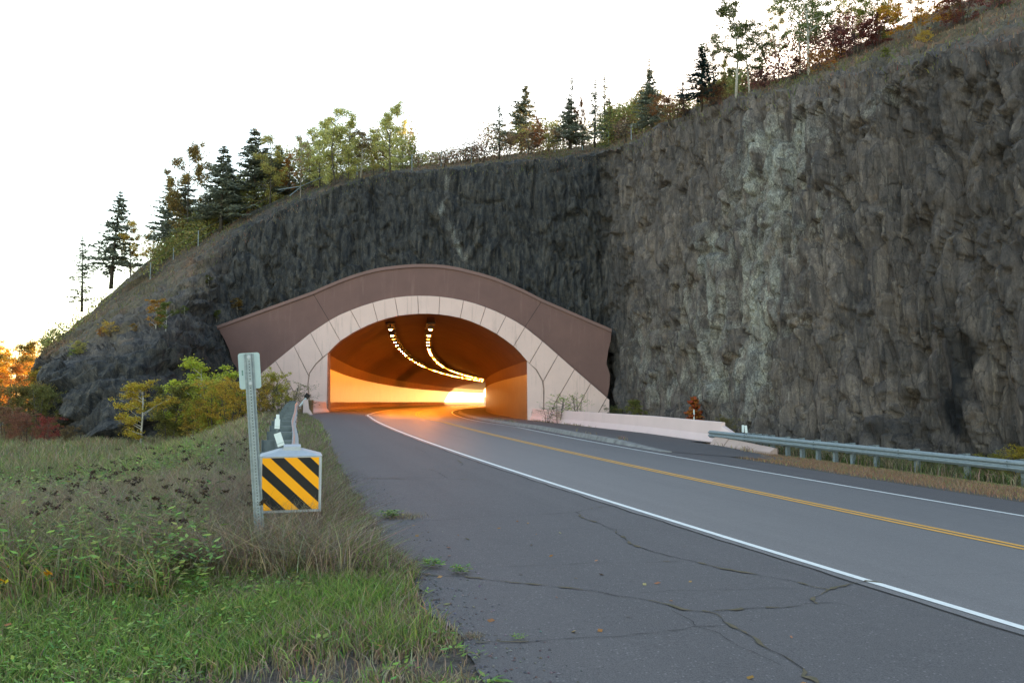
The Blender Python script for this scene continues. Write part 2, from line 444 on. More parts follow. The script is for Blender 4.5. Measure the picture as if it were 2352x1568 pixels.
for pts, w, moss in CR:
    P = [gpt(*p)[:2] for p in pts]
    Q = []
    for a, b in zip(P[:-1], P[1:]):
        n = max(2, int(np.linalg.norm(b - a) / 0.05))
        for k in range(n): Q.append(a + (b - a) * k / n)
    Q.append(P[-1]); Q = np.array(Q)
    t = np.gradient(Q, axis=0); t /= np.linalg.norm(t, axis=1, keepdims=True) + 1e-9
    nn = np.stack([-t[:, 1], t[:, 0]], 1)
    s = np.arange(len(Q)) * 0.05
    P3 = np.stack([s * 6, s * 0 + w * 999, s * 0], 1)
    Q = Q + nn * (fbm(P3, 4, 3) * 0.04 + fbm(P3 * 2.6, 3, 4) * .022)[:, None]
    ww = np.maximum(w * 0.22 * (1 + 2.2 * fbm(P3 * 2.3, 3, 9)), .002)
    ww[0] = ww[-1] = 0.002
    for coll, wid, lift, sel in ((cm, ww, 0.005, np.ones(len(Q), bool)), (mm, np.maximum((w * .55 + 0.004) * (1 + 3.2 * fbm(P3 * 2.9, 3, 29)), .0), 0.007, fbm(P3 * 0.35, 3, 41) + .5 * fbm(P3 * 2, 2, 43) > 0.50 - moss)):
        A = Q - nn * wid[:, None] / 2; B = Q + nn * wid[:, None] / 2
        for i in range(len(Q) - 1):
            if not (sel[i] and sel[i + 1]): continue
            q = [A[i], B[i], B[i + 1], A[i + 1]]
            coll.add([(p[0], p[1], float(zg(p[0], p[1])) + lift) for p in q], [(0, 1, 2, 3)])
    CRP += [(q[0], q[1]) for q in Q[fbm(P3 * 0.35, 3, 41) > 0.55 - moss]]
# the seam beside the outer white line
V = []
Ys = np.arange(2, 60, 0.1)
j = fbm(np.stack([Ys * 2.5, Ys * 0, Ys * 0], 1), 4, 77)
for i in range(len(Ys) - 1):
    for (Y, jj) in ((Ys[i], j[i]), (Ys[i + 1], j[i + 1])):
        for o in (-4.13 + jj * 0.05, -4.11 + jj * 0.05): X = Cx(Y) + o; V.append((X, Y, float(zg(X, Y)) + 0.005))
for i in range(len(Ys) - 1): cm.add(V[4 * i:4 * i + 4], [(0, 1, 3, 2)])
o = cm.build('pavement_cracks', M['crack'], fixn=False); o['kind'] = 'structure'
o = mm.build('crack_moss', M['moss'], fixn=False); o['kind'] = 'stuff'; o['label'] = 'brown and yellow moss growing along the shoulder cracks'

# ------------------------------------------------------------------ raised median strip and its kerb
def barR(Y):  # back of right barrier in X
    return float(np.interp(Y, [35.5, 66], [9.35, 1.72])) if Y < 66 else float(Cx(Y) + 9.32)
platY = np.concatenate([rows(27, 66, 0.75), rows(67, 272, 2.5)])
V = []; Fs = []
for Y in platY:
    h = 0.15 * float(sm((Y - 27) / 6.0)) + 0.012
    a = Cx(Y) + 5.15; b = barR(max(Y, 35.5)) - 0.3 if Y > 35.5 else Cx(Y) + 9.6 + (35.5 - Y) * 0.0
    b = min(b, 50)
    for k in range(4):
        X = a + (b - a) * k / 3; V.append((X, Y, float(zg(X, Y)) + h))
for i in range(len(platY) - 1):
    for k in range(3): q = i * 4 + k; Fs.append((q, q + 1, q + 5, q + 4))
o = mesh_obj('median_pavement', V, Fs, M['shoulder']); o['kind'] = 'structure'
M['kerb'] = mat('kerb concrete', (0.30, 0.29, 0.27), (0.20, 0.19, 0.18), 0.85, 3, bstr=0.4, bscale=40)
kb = MB(); Y = 27.0
while Y < 120:
    L = 1.9 + 0.1 * r_.random()
    V = []
    for y in (Y, Y + L - 0.05):
        h = 0.15 * float(sm((y - 26.5) / 6.0)) + 0.02
        for (do, dz) in ((4.72, -0.03), (4.80, h), (5.15, h + 0.004), (5.15, -0.03)):
            X = Cx(y) + do + 0.0; V.append((X, y, float(zg(X, y)) + dz))
    kb.add(V, [(0, 1, 2, 3), (4, 7, 6, 5), (0, 4, 5, 1), (1, 5, 6, 2), (2, 6, 7, 3)])
    Y += L
o = kb.build('kerb', M['kerb']); o['kind'] = 'structure'

# ------------------------------------------------------------------ concrete barriers
def concrete(name, c, c2, streak=0.35, dirt=(0.10, 0.085, 0.075), dlo=0.60):
    m, nt, b = nodes(name)
    n1 = noise(nt, 0.7, 6, 0.6); n2 = noise(nt, 2.0, 5, 0.7, stretch=(1.6, 1.6, 0.12))
    base = mix(nt, ramp(nt, n1.outputs[0], 0.3, 0.7).outputs[0], c, c2)
    st = nt.nodes.new('ShaderNodeMath'); st.operation = 'MULTIPLY'; st.inputs[1].default_value = streak
    nt.links.new(ramp(nt, n2.outputs[0], dlo, dlo + 0.2).outputs[0], st.inputs[0])
    base = mix(nt, st.outputs[0], base, dirt)
    base = mix(nt, 0.25, base, mix(nt, noise(nt, 25, 4).outputs[0], tuple(k * 0.8 for k in c), tuple(min(1, k * 1.2) for k in c)))
    nt.links.new(base, b.inputs['Base Color']); b.inputs['Roughness'].default_value = 0.8; b.inputs['Specular IOR Level'].default_value = 0.25
    p = bump(nt, b, noise(nt, 18, 5).outputs[0], 0.15, 0.01)
    return m
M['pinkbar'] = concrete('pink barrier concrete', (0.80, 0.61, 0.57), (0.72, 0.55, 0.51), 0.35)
M['pink'] = concrete('pink concrete', (0.78, 0.57, 0.51), (0.68, 0.50, 0.45), 0.75, (0.26, 0.19, 0.165), 0.56)
M['brown'] = concrete('red brown concrete', (0.195, 0.112, 0.098), (0.155, 0.092, 0.083), 0.7, (0.27, 0.165, 0.145), 0.56)
M['coping'] = concrete('red brown coping', (0.23, 0.14, 0.125), (0.19, 0.12, 0.105), 0.2)
M['lining'] = concrete('tunnel lining concrete', (0.17, 0.070, 0.036), (0.12, 0.05, 0.026), 0.45, (0.05, 0.032, 0.02), 0.5)
M['inbar'] = concrete('shaded barrier concrete', (0.26, 0.15, 0.12), (0.20, 0.115, 0.09), 0.3)  # shade on the barrier inside the tunnel, put into its colour
M['panel'] = concrete('pale wall coating', (0.25, 0.17, 0.085), (0.18, 0.125, 0.062), 0.35, (0.3, 0.24, 0.18), 0.55)

def sweep(P, prof, name, m, parent=None, side=None, smooth=False):
    """P: list of (x,y,z); prof: (lateral, up); side gives lateral direction per point"""
    P = np.asarray(P, float); t = np.gradient(P[:, :2], axis=0); t /= np.linalg.norm(t, axis=1, keepdims=True)
    R = np.stack([t[:, 1], -t[:, 0]], 1)
    n = len(prof); V = []; Fs = []
    for i in range(len(P)):
        for a, b in prof: V.append((P[i, 0] + R[i, 0] * a, P[i, 1] + R[i, 1] * a, P[i, 2] + b))
    for i in range(len(P) - 1):
        for k in range(n): Fs.append((i * n + k, i * n + (k + 1) % n, (i + 1) * n + (k + 1) % n, (i + 1) * n + k))
    Fs += [tuple(range(n)), tuple(range((len(P) - 1) * n, len(P) * n))[::-1]]
    mb = MB(); mb.add(V, Fs); return mb.build(name, m, parent, smooth)

bprof = [(0, -.35), (0, .81), (.015, .83), (.16, .83), (.18, .81), (.24, .33), (.40, .09), (.42, .08), (.42, -.35)]
Yb = rows(45, 66, 0.75); Yi = np.concatenate([[66], rows(68, 272, 2.0)])
P = [(Cx(y) - 7.75 + (0.12 * (47 - y) if y < 47 else 0), y, float(zg(Cx(y) - 7.4, y))) for y in Yb]
e = empty('concrete_barrier', P[0])
o = sweep(P, bprof, 'wall', M['pinkbar'], e); o.matrix_parent_inverse = Matrix.Translation(-Vector(P[0]))
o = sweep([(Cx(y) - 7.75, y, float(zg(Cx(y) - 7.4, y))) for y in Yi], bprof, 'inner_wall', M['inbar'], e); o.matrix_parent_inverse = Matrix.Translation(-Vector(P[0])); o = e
tag(o, 'curving pink concrete barrier running from the end of the left guardrail into the tunnel', 'barrier')
mir = [(-a, b * (1.14 if b > .3 else 1)) for a, b in bprof][::-1]
P = [(barR(y), y, float(zg(barR(y) - 0.35, y)) + 0.13) for y in np.concatenate([rows(35.5, 66, 0.75), rows(68, 272, 2.0)])]
e = empty('concrete_barrier', P[0], 'long straight pink concrete barrier on the rock side with a broken low toe', 'barrier')
o = sweep(P, mir, 'wall', M['pinkbar'], e); o.matrix_parent_inverse = Matrix.Translation(-Vector(P[0]))
# bevelled end block and low toe running on under the rail
d = np.array([14.1 - 9.0, 22.6 - 35.5]); d /= np.linalg.norm(d)
def alongR(s, lat=0, up=0):
    x, y = P[0][0] + d[0] * s + d[1] * lat, P[0][1] + d[1] * s - d[0] * lat
    return (x, y, float(zg(x, y)) + up)
mb = MB()
def sect(s, h, w, lat0):
    return [alongR(s, lat0, -.2), alongR(s, lat0 + 0.02, h), alongR(s, lat0 + w * 0.55, h), alongR(s, lat0 + w, 0.12), alongR(s, lat0 + w, -.2)]
S = [sect(0.0, 0.9, 0.44, -0.02), sect(0.05, .93, .44, -0.02), sect(0.9, 0.62, 0.42, 0.0)]
V = [p for q in S for p in q]
Fs = [(i * 5 + k, i * 5 + (k + 1) % 5, (i + 1) * 5 + (k + 1) % 5, (i + 1) * 5 + k) for i in range(2) for k in range(5)] + [(0, 1, 2, 3, 4), (14, 13, 12, 11, 10)]
mb.add(V, Fs); o = mb.build('end_block', M['pinkbar'], e); o.matrix_parent_inverse = Matrix.Translation(-Vector(P[0]))
mb = MB()
for (sa, sb, ha, hb) in ((0.0, 0.95, 0.42, 0.40), (1.0, 3.9, 0.40, 0.25)):
    n = 6; V = []
    for i in range(n + 1):
        s = sa + (sb - sa) * i / n; h = ha + (hb - ha) * i / n + 0.02 * r_.random()
        V += [alongR(s, .43, -.2), alongR(s, .43, h), alongR(s, .55, h), alongR(s, .80, 0.10), alongR(s, .80, -.2)]
    mb.add(V, [(i * 5 + k, i * 5 + (k + 1) % 5, (i + 1) * 5 + (k + 1) % 5, (i + 1) * 5 + k) for i in range(n) for k in range(5)] + [(0, 1, 2, 3, 4), tuple(n * 5 + k for k in (4, 3, 2, 1, 0))])
o = mb.build('toe', concrete('worn pink concrete', (0.56, 0.40, 0.34), (0.44, 0.32, 0.27), 0.6), e); o.matrix_parent_inverse = Matrix.Translation(-Vector(P[0]))
BAR_END = P[0]

# ------------------------------------------------------------------ tunnel: portal and lining
PY = 66.0
def pp(x, y, Y=PY): return px(x, y, Y)
top_line = [(493.6, 751), (721, 669.5), (746.5, 658), (776, 645.6), (805, 634.7), (834, 625.6), (863.7, 618), (888, 614), (912.5, 611.3), (937, 609), (961.3, 607.8), (991, 608.3), (1020, 610.3), (1050, 615), (1078.5, 622), (1108, 629.6), (1137, 638.6), (1172, 653), (1206, 668), (1244, 687.6), (1405, 757)]
redge = [(1403, 781), (1397, 805), (1393, 835), (1401, 860), (1400, 885), (1394, 912)]
extr = [(540, 905), (608, 850), (632.6, 828.6), (675, 794.3), (713, 764), (755.5, 736), (780, 722.5), (805, 712), (830, 702.5), (855.9, 694.3), (881, 687.5), (906.6, 682.6), (933, 679.7), (959.4, 678.7), (985, 678.9), (1010, 680.6), (1038, 684.3), (1065, 689.4), (1091, 696.3), (1115.6, 705), (1140, 714.6), (1162.5, 725.6), (1185, 737.6), (1206, 751), (1246, 783), (1282, 814.5), (1319.6, 847.7), (1356.9, 880), (1394, 912)]
intr = [(753, 811.4), (767, 796.5), (781.6, 783.2), (795.3, 774.4), (811, 764.2), (828.5, 755.3), (847, 746.4), (867.6, 738.3), (890, 731.2), (914.5, 725.6), (938, 722.5), (961.3, 721), (985, 720.9), (1008, 722.2), (1033, 725.6), (1057, 730.4), (1080, 737.8), (1102, 747), (1122, 756.6), (1141, 767.5), (1160, 780.5), (1179.6, 795.3), (1195, 811), (1209.8, 828.6)]
tun = empty('road_tunnel', (Cx(PY), PY, float(zg(Cx(PY), PY))), 'arched road tunnel with a red brown headwall and pink block ring in the rock face', 'tunnel')
TI = Matrix.Translation(-tun.location)
def tpart(o): o.parent = tun; o.matrix_parent_inverse = TI; return o
def quadstrip(mb, A, B, depth, m=0):
    for i in range(len(A) - 1): mb.poly([A[i], A[i + 1], B[i + 1], B[i]], depth, m)
# headwall: between top line and extrados, one shell
def resamp(L, n):
    L = np.array(L, float); s = np.concatenate([[0], np.cumsum(np.linalg.norm(np.diff(L, axis=0), axis=1))]); t = np.linspace(0, s[-1], n)
    return np.stack([np.interp(t, s, L[:, k]) for k in range(2)], 1)
def xcut(L, xs):
    L = np.array(L, float); return np.array([(x, np.interp(x, L[:, 0], L[:, 1])) for x in xs])
def shell(name, top, bot, Y0, Y1, m):
    """solid between two polylines of equal length from depth Y0 to Y1"""
    n = len(top); V = [pp(*p, Y0) for p in top] + [pp(*p, Y0) for p in bot]
    V = np.array(V); Bk = V.copy(); Bk[:, 1] = Y1
    V = np.concatenate([V, Bk]); Fs = []; q = 2 * n
    for i in range(n - 1):
        Fs += [(i, i + 1, n + i + 1, n + i), (q + i, q + n + i, q + n + i + 1, q + i + 1), (i, q + i, q + i + 1, i + 1), (n + i, n + i + 1, q + n + i + 1, q + n + i)]
    Fs += [(0, n, q + n, q), (n - 1, q + n - 1, q + 2 * n - 1, 2 * n - 1)]
    mb = MB(); mb.add(V, Fs); return tpart(mb.build(name, m))
lft = [(493.6, 751), (511.8, 772), (526, 802), (535, 835), (537, 860), (540, 905)]
mid_t = xcut(top_line, list(np.linspace(560, 1380, 60))); mid_b = xcut(extr, list(np.linspace(560, 1380, 60)))
mid_b[:, 1] += 2.5
shell('headwall', mid_t, mid_b, PY, PY + 5.0, M['brown'])
a = [(493.6, 751), (503, 748), (560, float(mid_t[0][1]))]
mb = MB()
for poly in ([(493.6, 751), (560, mid_t[0][1]), (560, mid_b[0][1]), (540, 907), (537, 860), (535, 835), (526, 802), (511.8, 772)],
             [(1380, mid_t[-1][1]), (1405, 757), (1403, 781), (1397, 805), (1393, 835), (1401, 860), (1400, 885), (1394, 914), (1380, mid_b[-1][1])],
             [(540, 907), (560, mid_b[0][1]), (560, 975), (548, 975)]):
    mb = MB(); mb.poly([pp(*p) for p in poly], (0, 5.0, 0)); tpart(mb.build('headwall', M['brown']))
tl = resamp(top_line, 80)
co = MB(); A = [pp(*p, PY - 0.12) for p in tl]; B = [p - np.array([0, 0, 0.20]) for p in A]; A = [p + np.array([0, 0, 0.06]) for p in A]
quadstrip(co, A, B, (0, 5.3, 0)); tpart(co.build('coping', M['coping']))
for (x0, y0), (x1, y1) in (((720, 670), (755, 735)), ((1243, 688), (1206, 750))):
    g2 = MB(); a_, b_ = pp(x0, y0, PY - .004), pp(x1, y1, PY - .004); g2.poly([a_ + (-.02, 0, -.2), a_ + (.02, 0, -.2), b_ + (.02, 0, 0), b_ + (-.02, 0, 0)], (0, .02, 0))
    tpart(g2.build('joint', M['crack']))
# pink facing in panels with open joints
joints = [((632.6, 828.6), (672, 893)), ((675, 794.3), (709, 858.8)), ((713, 764), (741.4, 817.5)), ((755.5, 736), (781.6, 783.2)), ((805, 712), (828.5, 755.3)), ((855.9, 694.3), (867.6, 738.3)), ((906.6, 682.6), (914.5, 725.6)), ((959.4, 678.7), (961.3, 721)), ((1010, 680.6), (1008, 722.2)), ((1065, 689.4), (1057, 730.4)), ((1115.6, 705), (1102, 747)), ((1162.5, 725.6), (1141, 767.5)), ((1206, 751), (1179.6, 795.3)), ((1246, 783), (1216, 834)), ((1282, 814.5), (1248, 874)), ((1319.6, 847.7), (1275, 924)), ((1356.9, 880), (1322, 945)), ((1394, 912), (1366, 962))]
def between(L, x0, x1): return [p for p in L if x0 + 1 < p[0] < x1 - 1]
PF = PY - 0.30
panels = []
for i in range(3, 12):
    (a0, b0), (a1, b1) = joints[i], joints[i + 1]
    panels.append([a0] + between(extr, a0[0], a1[0]) + [a1, b1] + between(intr, b0[0], b1[0])[::-1] + [b0])
panels.append([(713, 764), (755.5, 736), (781.6, 783.2), (767, 796.5), (753, 811.4), (741.4, 820)])
panels.append([(675, 794.3), (713, 764), (741.4, 819.5), (725, 835.6), (711, 855.8), (709.5, 862)])
panels.append([(632.6, 828.6), (675, 794.3), (709, 863), (706.5, 885), (709, 905), (712, 935), (697, 935)])
panels.append([(600, 856), (632.6, 828.6), (697, 937), (700, 975), (600, 975)])
panels.append([(548, 899), (600, 856), (600, 975), (548, 975)])
panels.append([(753, 811.4), (750, 952), (714, 975), (700, 975), (699, 938), (713, 937), (710, 905), (707.5, 882), (711.5, 856.5), (726, 836.5)])
panels.append([(1206, 751), (1246, 783), (1216, 834), (1209.8, 828.6), (1195, 811), (1179.6, 795.3)])
panels.append([(1246, 783), (1282, 814.5), (1248, 874), (1246.5, 873), (1232, 848), (1216, 835)])
panels.append([(1282, 814.5), (1319.6, 847.7), (1275, 924), (1255, 980), (1249, 980), (1250, 892), (1248, 876)])
panels.append([(1319.6, 847.7), (1356.9, 880), (1322, 945), (1300, 985), (1256, 985), (1275.5, 925)])
panels.append([(1356.9, 880), (1394, 912), (1366, 962), (1355, 985), (1301, 985), (1322.5, 946)])
panels.append([(1394, 913), (1400, 917), (1400, 985), (1356, 985), (1366.5, 963)])
panels.append([(1209.8, 828.6), (1231, 848.5), (1245, 874), (1248.5, 893), (1248, 980), (1211, 980)])
mb = MB()
def shrink(poly, d):
    P = np.array([pp(*q, PF)[[0, 2]] for q in poly]); n = len(P)
    area = 0.5 * sum(P[i][0] * P[(i + 1) % n][1] - P[(i + 1) % n][0] * P[i][1] for i in range(n)); sg = 1 if area > 0 else -1
    out = []
    for i in range(n):
        a, b, c = P[i - 1], P[i], P[(i + 1) % n]
        e1 = (b - a) / (np.linalg.norm(b - a) + 1e-9); e2 = (c - b) / (np.linalg.norm(c - b) + 1e-9)
        n1 = np.array([-e1[1], e1[0]]) * sg; n2 = np.array([-e2[1], e2[0]]) * sg
        m_ = n1 + n2; L = np.linalg.norm(m_)
        if L < 0.3: m_ = n1; k = 1
        else: m_ = m_ / L; k = min(2.0, 1 / max(0.35, m_ @ n1))
        out.append(b + m_ * d * k)
    return out
for pl in panels:
    Q = shrink(pl, 0.024); mb.poly([(q[0], PF, q[1]) for q in Q], (0, 0.14, 0))
tpart(mb.build('arch_facing', M['pink']))
# backing behind the joints (set back from the panel faces)
bk = MB(); xs = list(np.linspace(753, 1209, 60)); et = xcut(extr, xs); it = xcut(intr, xs)
M['jointgrey'] = mat('joint shadow gap concrete', (0.40, 0.29, 0.25), (0.24, 0.18, 0.155), 0.9, 3)
n = 60; V = [pp(p[0], p[1] + 0.6, PF + 0.10) for p in et] + [pp(p[0], p[1] - 0.6, PF + .10) for p in it]
V = np.array(V); V2 = V.copy(); V2[:, 1] = PY + 0.5; V = np.concatenate([V, V2]); q = 120
Fs = []
for i in range(n - 1): Fs += [(i, i + 1, n + i + 1, n + i), (i, q + i, q + i + 1, i + 1), (n + i, n + i + 1, q + n + i + 1, q + n + i)]
bk.add(V, Fs)
for poly in ([(548, 900), (608, 850.5), (675, 795), (713, 765), (753, 738.5), (753, 975), (548, 975)], [(1209.5, 754.5), (1246, 784), (1319.6, 848.5), (1394, 913), (1399, 918), (1399, 985), (1211, 985)]):
    bk.poly([pp(*p, PF + 0.10) for p in poly], (0, 0.9, 0))
tpart(bk.build('arch_backing', M['jointgrey'], fixn=False))
# outer rim of the arch at the extrados (depth of the ring in front of the headwall)
# lining
zc66 = float(zg(Cx(PY), PY))
prof = [pp(749.5, 965)] + [pp(749.5, 924), pp(751.3, 844.7), pp(753, 811.4)] + [pp(*p) for p in intr[1:-1]] + [pp(1209.8, 828.6), pp(1210.4, 860), pp(1211, 942), pp(1211, 985)]
prof = [(p[0] - float(Cx(PY)), p[2] - zc66) for p in prof]
LY = np.concatenate([[PY - 0.29], rows(PY, 120, 1.5), rows(122, 272, 2.5)])
n = len(prof); V = []
for Y in LY:
    z0 = float(zg(Cx(Y), Y)) if Y > PY else zc66
    for a, b in prof: V.append((Cx(max(Y, PY)) + a, Y, z0 + b))
V = np.array(V); nl = len(LY)
def lining(name, k0, k1, m, inset=0.0, smooth=False):
    sub = [i for i in range(k0, k1 + 1)]; W = V.reshape(nl, n, 3)[:, sub].copy(); k = len(sub)
    Fs = [(i * k + j, (i + 1) * k + j, (i + 1) * k + j + 1, i * k + j + 1) for i in range(nl - 1) for j in range(k - 1)]
    return tpart(mesh_obj(name, W.reshape(-1, 3), np.array(Fs), m, None, smooth))
lining('vault', 3, n - 4, M['lining'], smooth=True)
lining('side_wall', 0, 2, M['panel']); lining('side_wall', n - 3, n - 1, M['panel'])
lining('upper_wall', 2, 3, M['lining']); lining('upper_wall', n - 4, n - 3, M['lining'])
# outer skin so no light leaks in behind the lining
W = V.reshape(nl, n, 3).copy(); cx = W[:, :, 0].mean(1, keepdims=True)
W[:, :, 0] += np.sign(W[:, :, 0] - cx) * 0.5; W[:, 3:-3, 2] += 0.6; W = W[3:]
k = n; Fs = [(i * k + j, i * k + j + 1, (i + 1) * k + j + 1, (i + 1) * k + j) for i in range(len(W) - 1) for j in range(k - 1)]
tpart(mesh_obj('outer_shell', W.reshape(-1, 3), np.array(Fs), M['lining']))
M['jointdark'] = mat('soot filled joint', (.03, .02, .015), (.02, .015, .01), .95, 3)
M['panel'].node_tree.nodes['Principled BSDF'].inputs['Roughness'].default_value = 0.38
M['panel'].node_tree.nodes['Principled BSDF'].inputs['Specular IOR Level'].default_value = 0.5
# thin ring joints of the lining every few metres
for Y in np.arange(PY + 8, 200, 8.0):
    z0 = float(zg(Cx(Y), Y)); jr = MB()
    for i in range(3, n - 4):
        (a0, b0), (a1, b1) = prof[i], prof[i + 1]
        P4 = [(Cx(Y) + a0 * .9985, Y, z0 + b0 - .012), (Cx(Y) + a1 * .9985, Y, z0 + b1 - .012), (Cx(Y + .07) + a1 * .9985, Y + .07, z0 + b1 - .012), (Cx(Y + .07) + a0 * .9985, Y + .07, z0 + b0 - .012)]
        jr.add(P4, [(0, 1, 2, 3)])
    tpart(jr.build('lining_joint', M['jointdark'], fixn=False))
# lamps
lm, nt, b = nodes('sodium lamp glass')
em = nt.nodes.new('ShaderNodeEmission'); em.inputs[0].default_value = (1.0, 0.27, 0.018, 1); em.inputs[1].default_value = 260
ge = nt.nodes.new('ShaderNodeNewGeometry'); mb_ = nt.nodes.new('ShaderNodeMath'); mb_.operation = 'MULTIPLY_ADD'; mb_.inputs[1].default_value = -430; mb_.inputs[2].default_value = 430
nt.links.new(ge.outputs['Backfacing'], mb_.inputs[0]); nt.links.new(mb_.outputs[0], em.inputs[1])
nt.links.new(em.outputs[0], nt.nodes['Material Output'].inputs[0]); M['lamp'] = lm
lm2, nt, b = nodes('dim sodium lamp glass')
em = nt.nodes.new('ShaderNodeEmission'); em.inputs[0].default_value = (1.0, 0.28, 0.03, 1); em.inputs[1].default_value = 6
nt.links.new(em.outputs[0], nt.nodes['Material Output'].inputs[0]); M['lampdim'] = lm2
M['housing'] = mat('lamp housing', (0.09, 0.08, 0.07), (0.06, 0.05, 0.045), 0.5, 5, metal=0.5, bstr=0)
M['tray'] = mat('cable tray', (0.06, 0.05, 0.045), (0.04, 0.035, 0.03), 0.7, 5, bstr=0)
def hrow(o, up): return lambda Y: (float(Cx(Y)) + o, Y, float(zg(Cx(Y), Y)) + up)
zrow = px(897, 757, 71)[2] - float(zg(Cx(71), 71))
M['hmat'] = M['housing']
def make_lamp(kind):
    e = empty('tunnel_light', (0, 0, 0))
    hb = MB(); hb.box((0, .02, .12), (.5, .42, .16)); hb.box((0, 0, .30), (.10, .4, .18)); hb.build('housing', M['housing'], e)
    rad = MB(); pts = [(0.17 * math.cos(a), 0.12 * math.sin(a), 0) for a in np.linspace(0, 2 * math.pi, 17)[:-1]]
    pts2 = [(0.10 * math.cos(a), 0.07 * math.sin(a), -0.04) for a in np.linspace(0, 2 * math.pi, 17)[:-1]]
    rad.add([(.15 * math.cos(a), -.02 + .12 * math.sin(a), -.06 - .022 * math.sin(a)) for a in np.linspace(0, 2 * math.pi, 21)[:-1]], [tuple(range(20))[::-1]])
    rad.build('lens', M[kind], e, fixn=False); return e
pl = {k: make_lamp(k) for k in ('lamp', 'lampdim')}; first = {'lamp': True, 'lampdim': True}
for o_, lab, grp in ((-2.45, 'amber oval ceiling lamp in the left lamp row inside the tunnel', 'left row of tunnel lamps'), (1.05, 'amber oval ceiling lamp in the right lamp row inside the tunnel', 'right row of tunnel lamps')):
    f = hrow(o_, zrow); tr = MB()
    ys = list(np.arange(68.8, 262, 4.0))
    for a, b_ in zip(ys[:-1], ys[1:]):
        A, B = Vector(f(a)), Vector(f(b_)); mid = (A + B) / 2; dd = (B - A)
        tr.box(mid + Vector((0, 0, .40)), (.75, dd.length, .08), 0, Matrix.Rotation(-math.atan2(dd.x, dd.y), 3, 'Z'))
        tr.box(A + Vector((0.3, 0, .7)), (.03, .03, .6)); tr.box(A + Vector((-0.3, 0, .7)), (.03, .03, .6))
    tpart(tr.build('lamp_rail', M['tray'], fixn=False))
    Y = 70.5; k = 0
    while Y < 255:
        dim = (k % 7 in (2,)) or (k in (11, 17, 18))
        kd = 'lampdim' if dim else 'lamp'
        q = pl[kd] if first[kd] else copy_tree(pl[kd]); first[kd] = False
        q.location = f(Y); q.rotation_euler[2] = -float(np.interp(Y, _gY, _gH))
        tag(q, ('dim ' if dim else 'lit ') + lab, 'lamp', grp + (' that burn dimly' if dim else ''))
        Y += (4.4 if k % 4 else 6.4); k += 1
# small boxes on the right wall
for (x, y, w, h) in ((1163, 882, .10, .75), (1196, 883, .08, .3), (1158, 840 - 3, .18, .2), (1192, 790 + 40, .2, .25)):
    d_ = pxdir(x, y); Ys_ = np.arange(60, 120, 0.1); Xr = d_[0] / d_[1] * Ys_; Xw = Cx(Ys_) + prof[-2][0]
    k = np.argmax(Xr <= Xw)
    if Ys_[k] > PY and Ys_[k] < 115:
        Yh = float(Ys_[k]); X = float(Cx(Yh) + prof[-2][0]) - .05; z = CAMZ + d_[2] / d_[1] * Yh
        bb = MB(); bb.box((X, Yh, z), (.1, w * 4, h)); tpart(bb.build('wall_box', M['housing']))
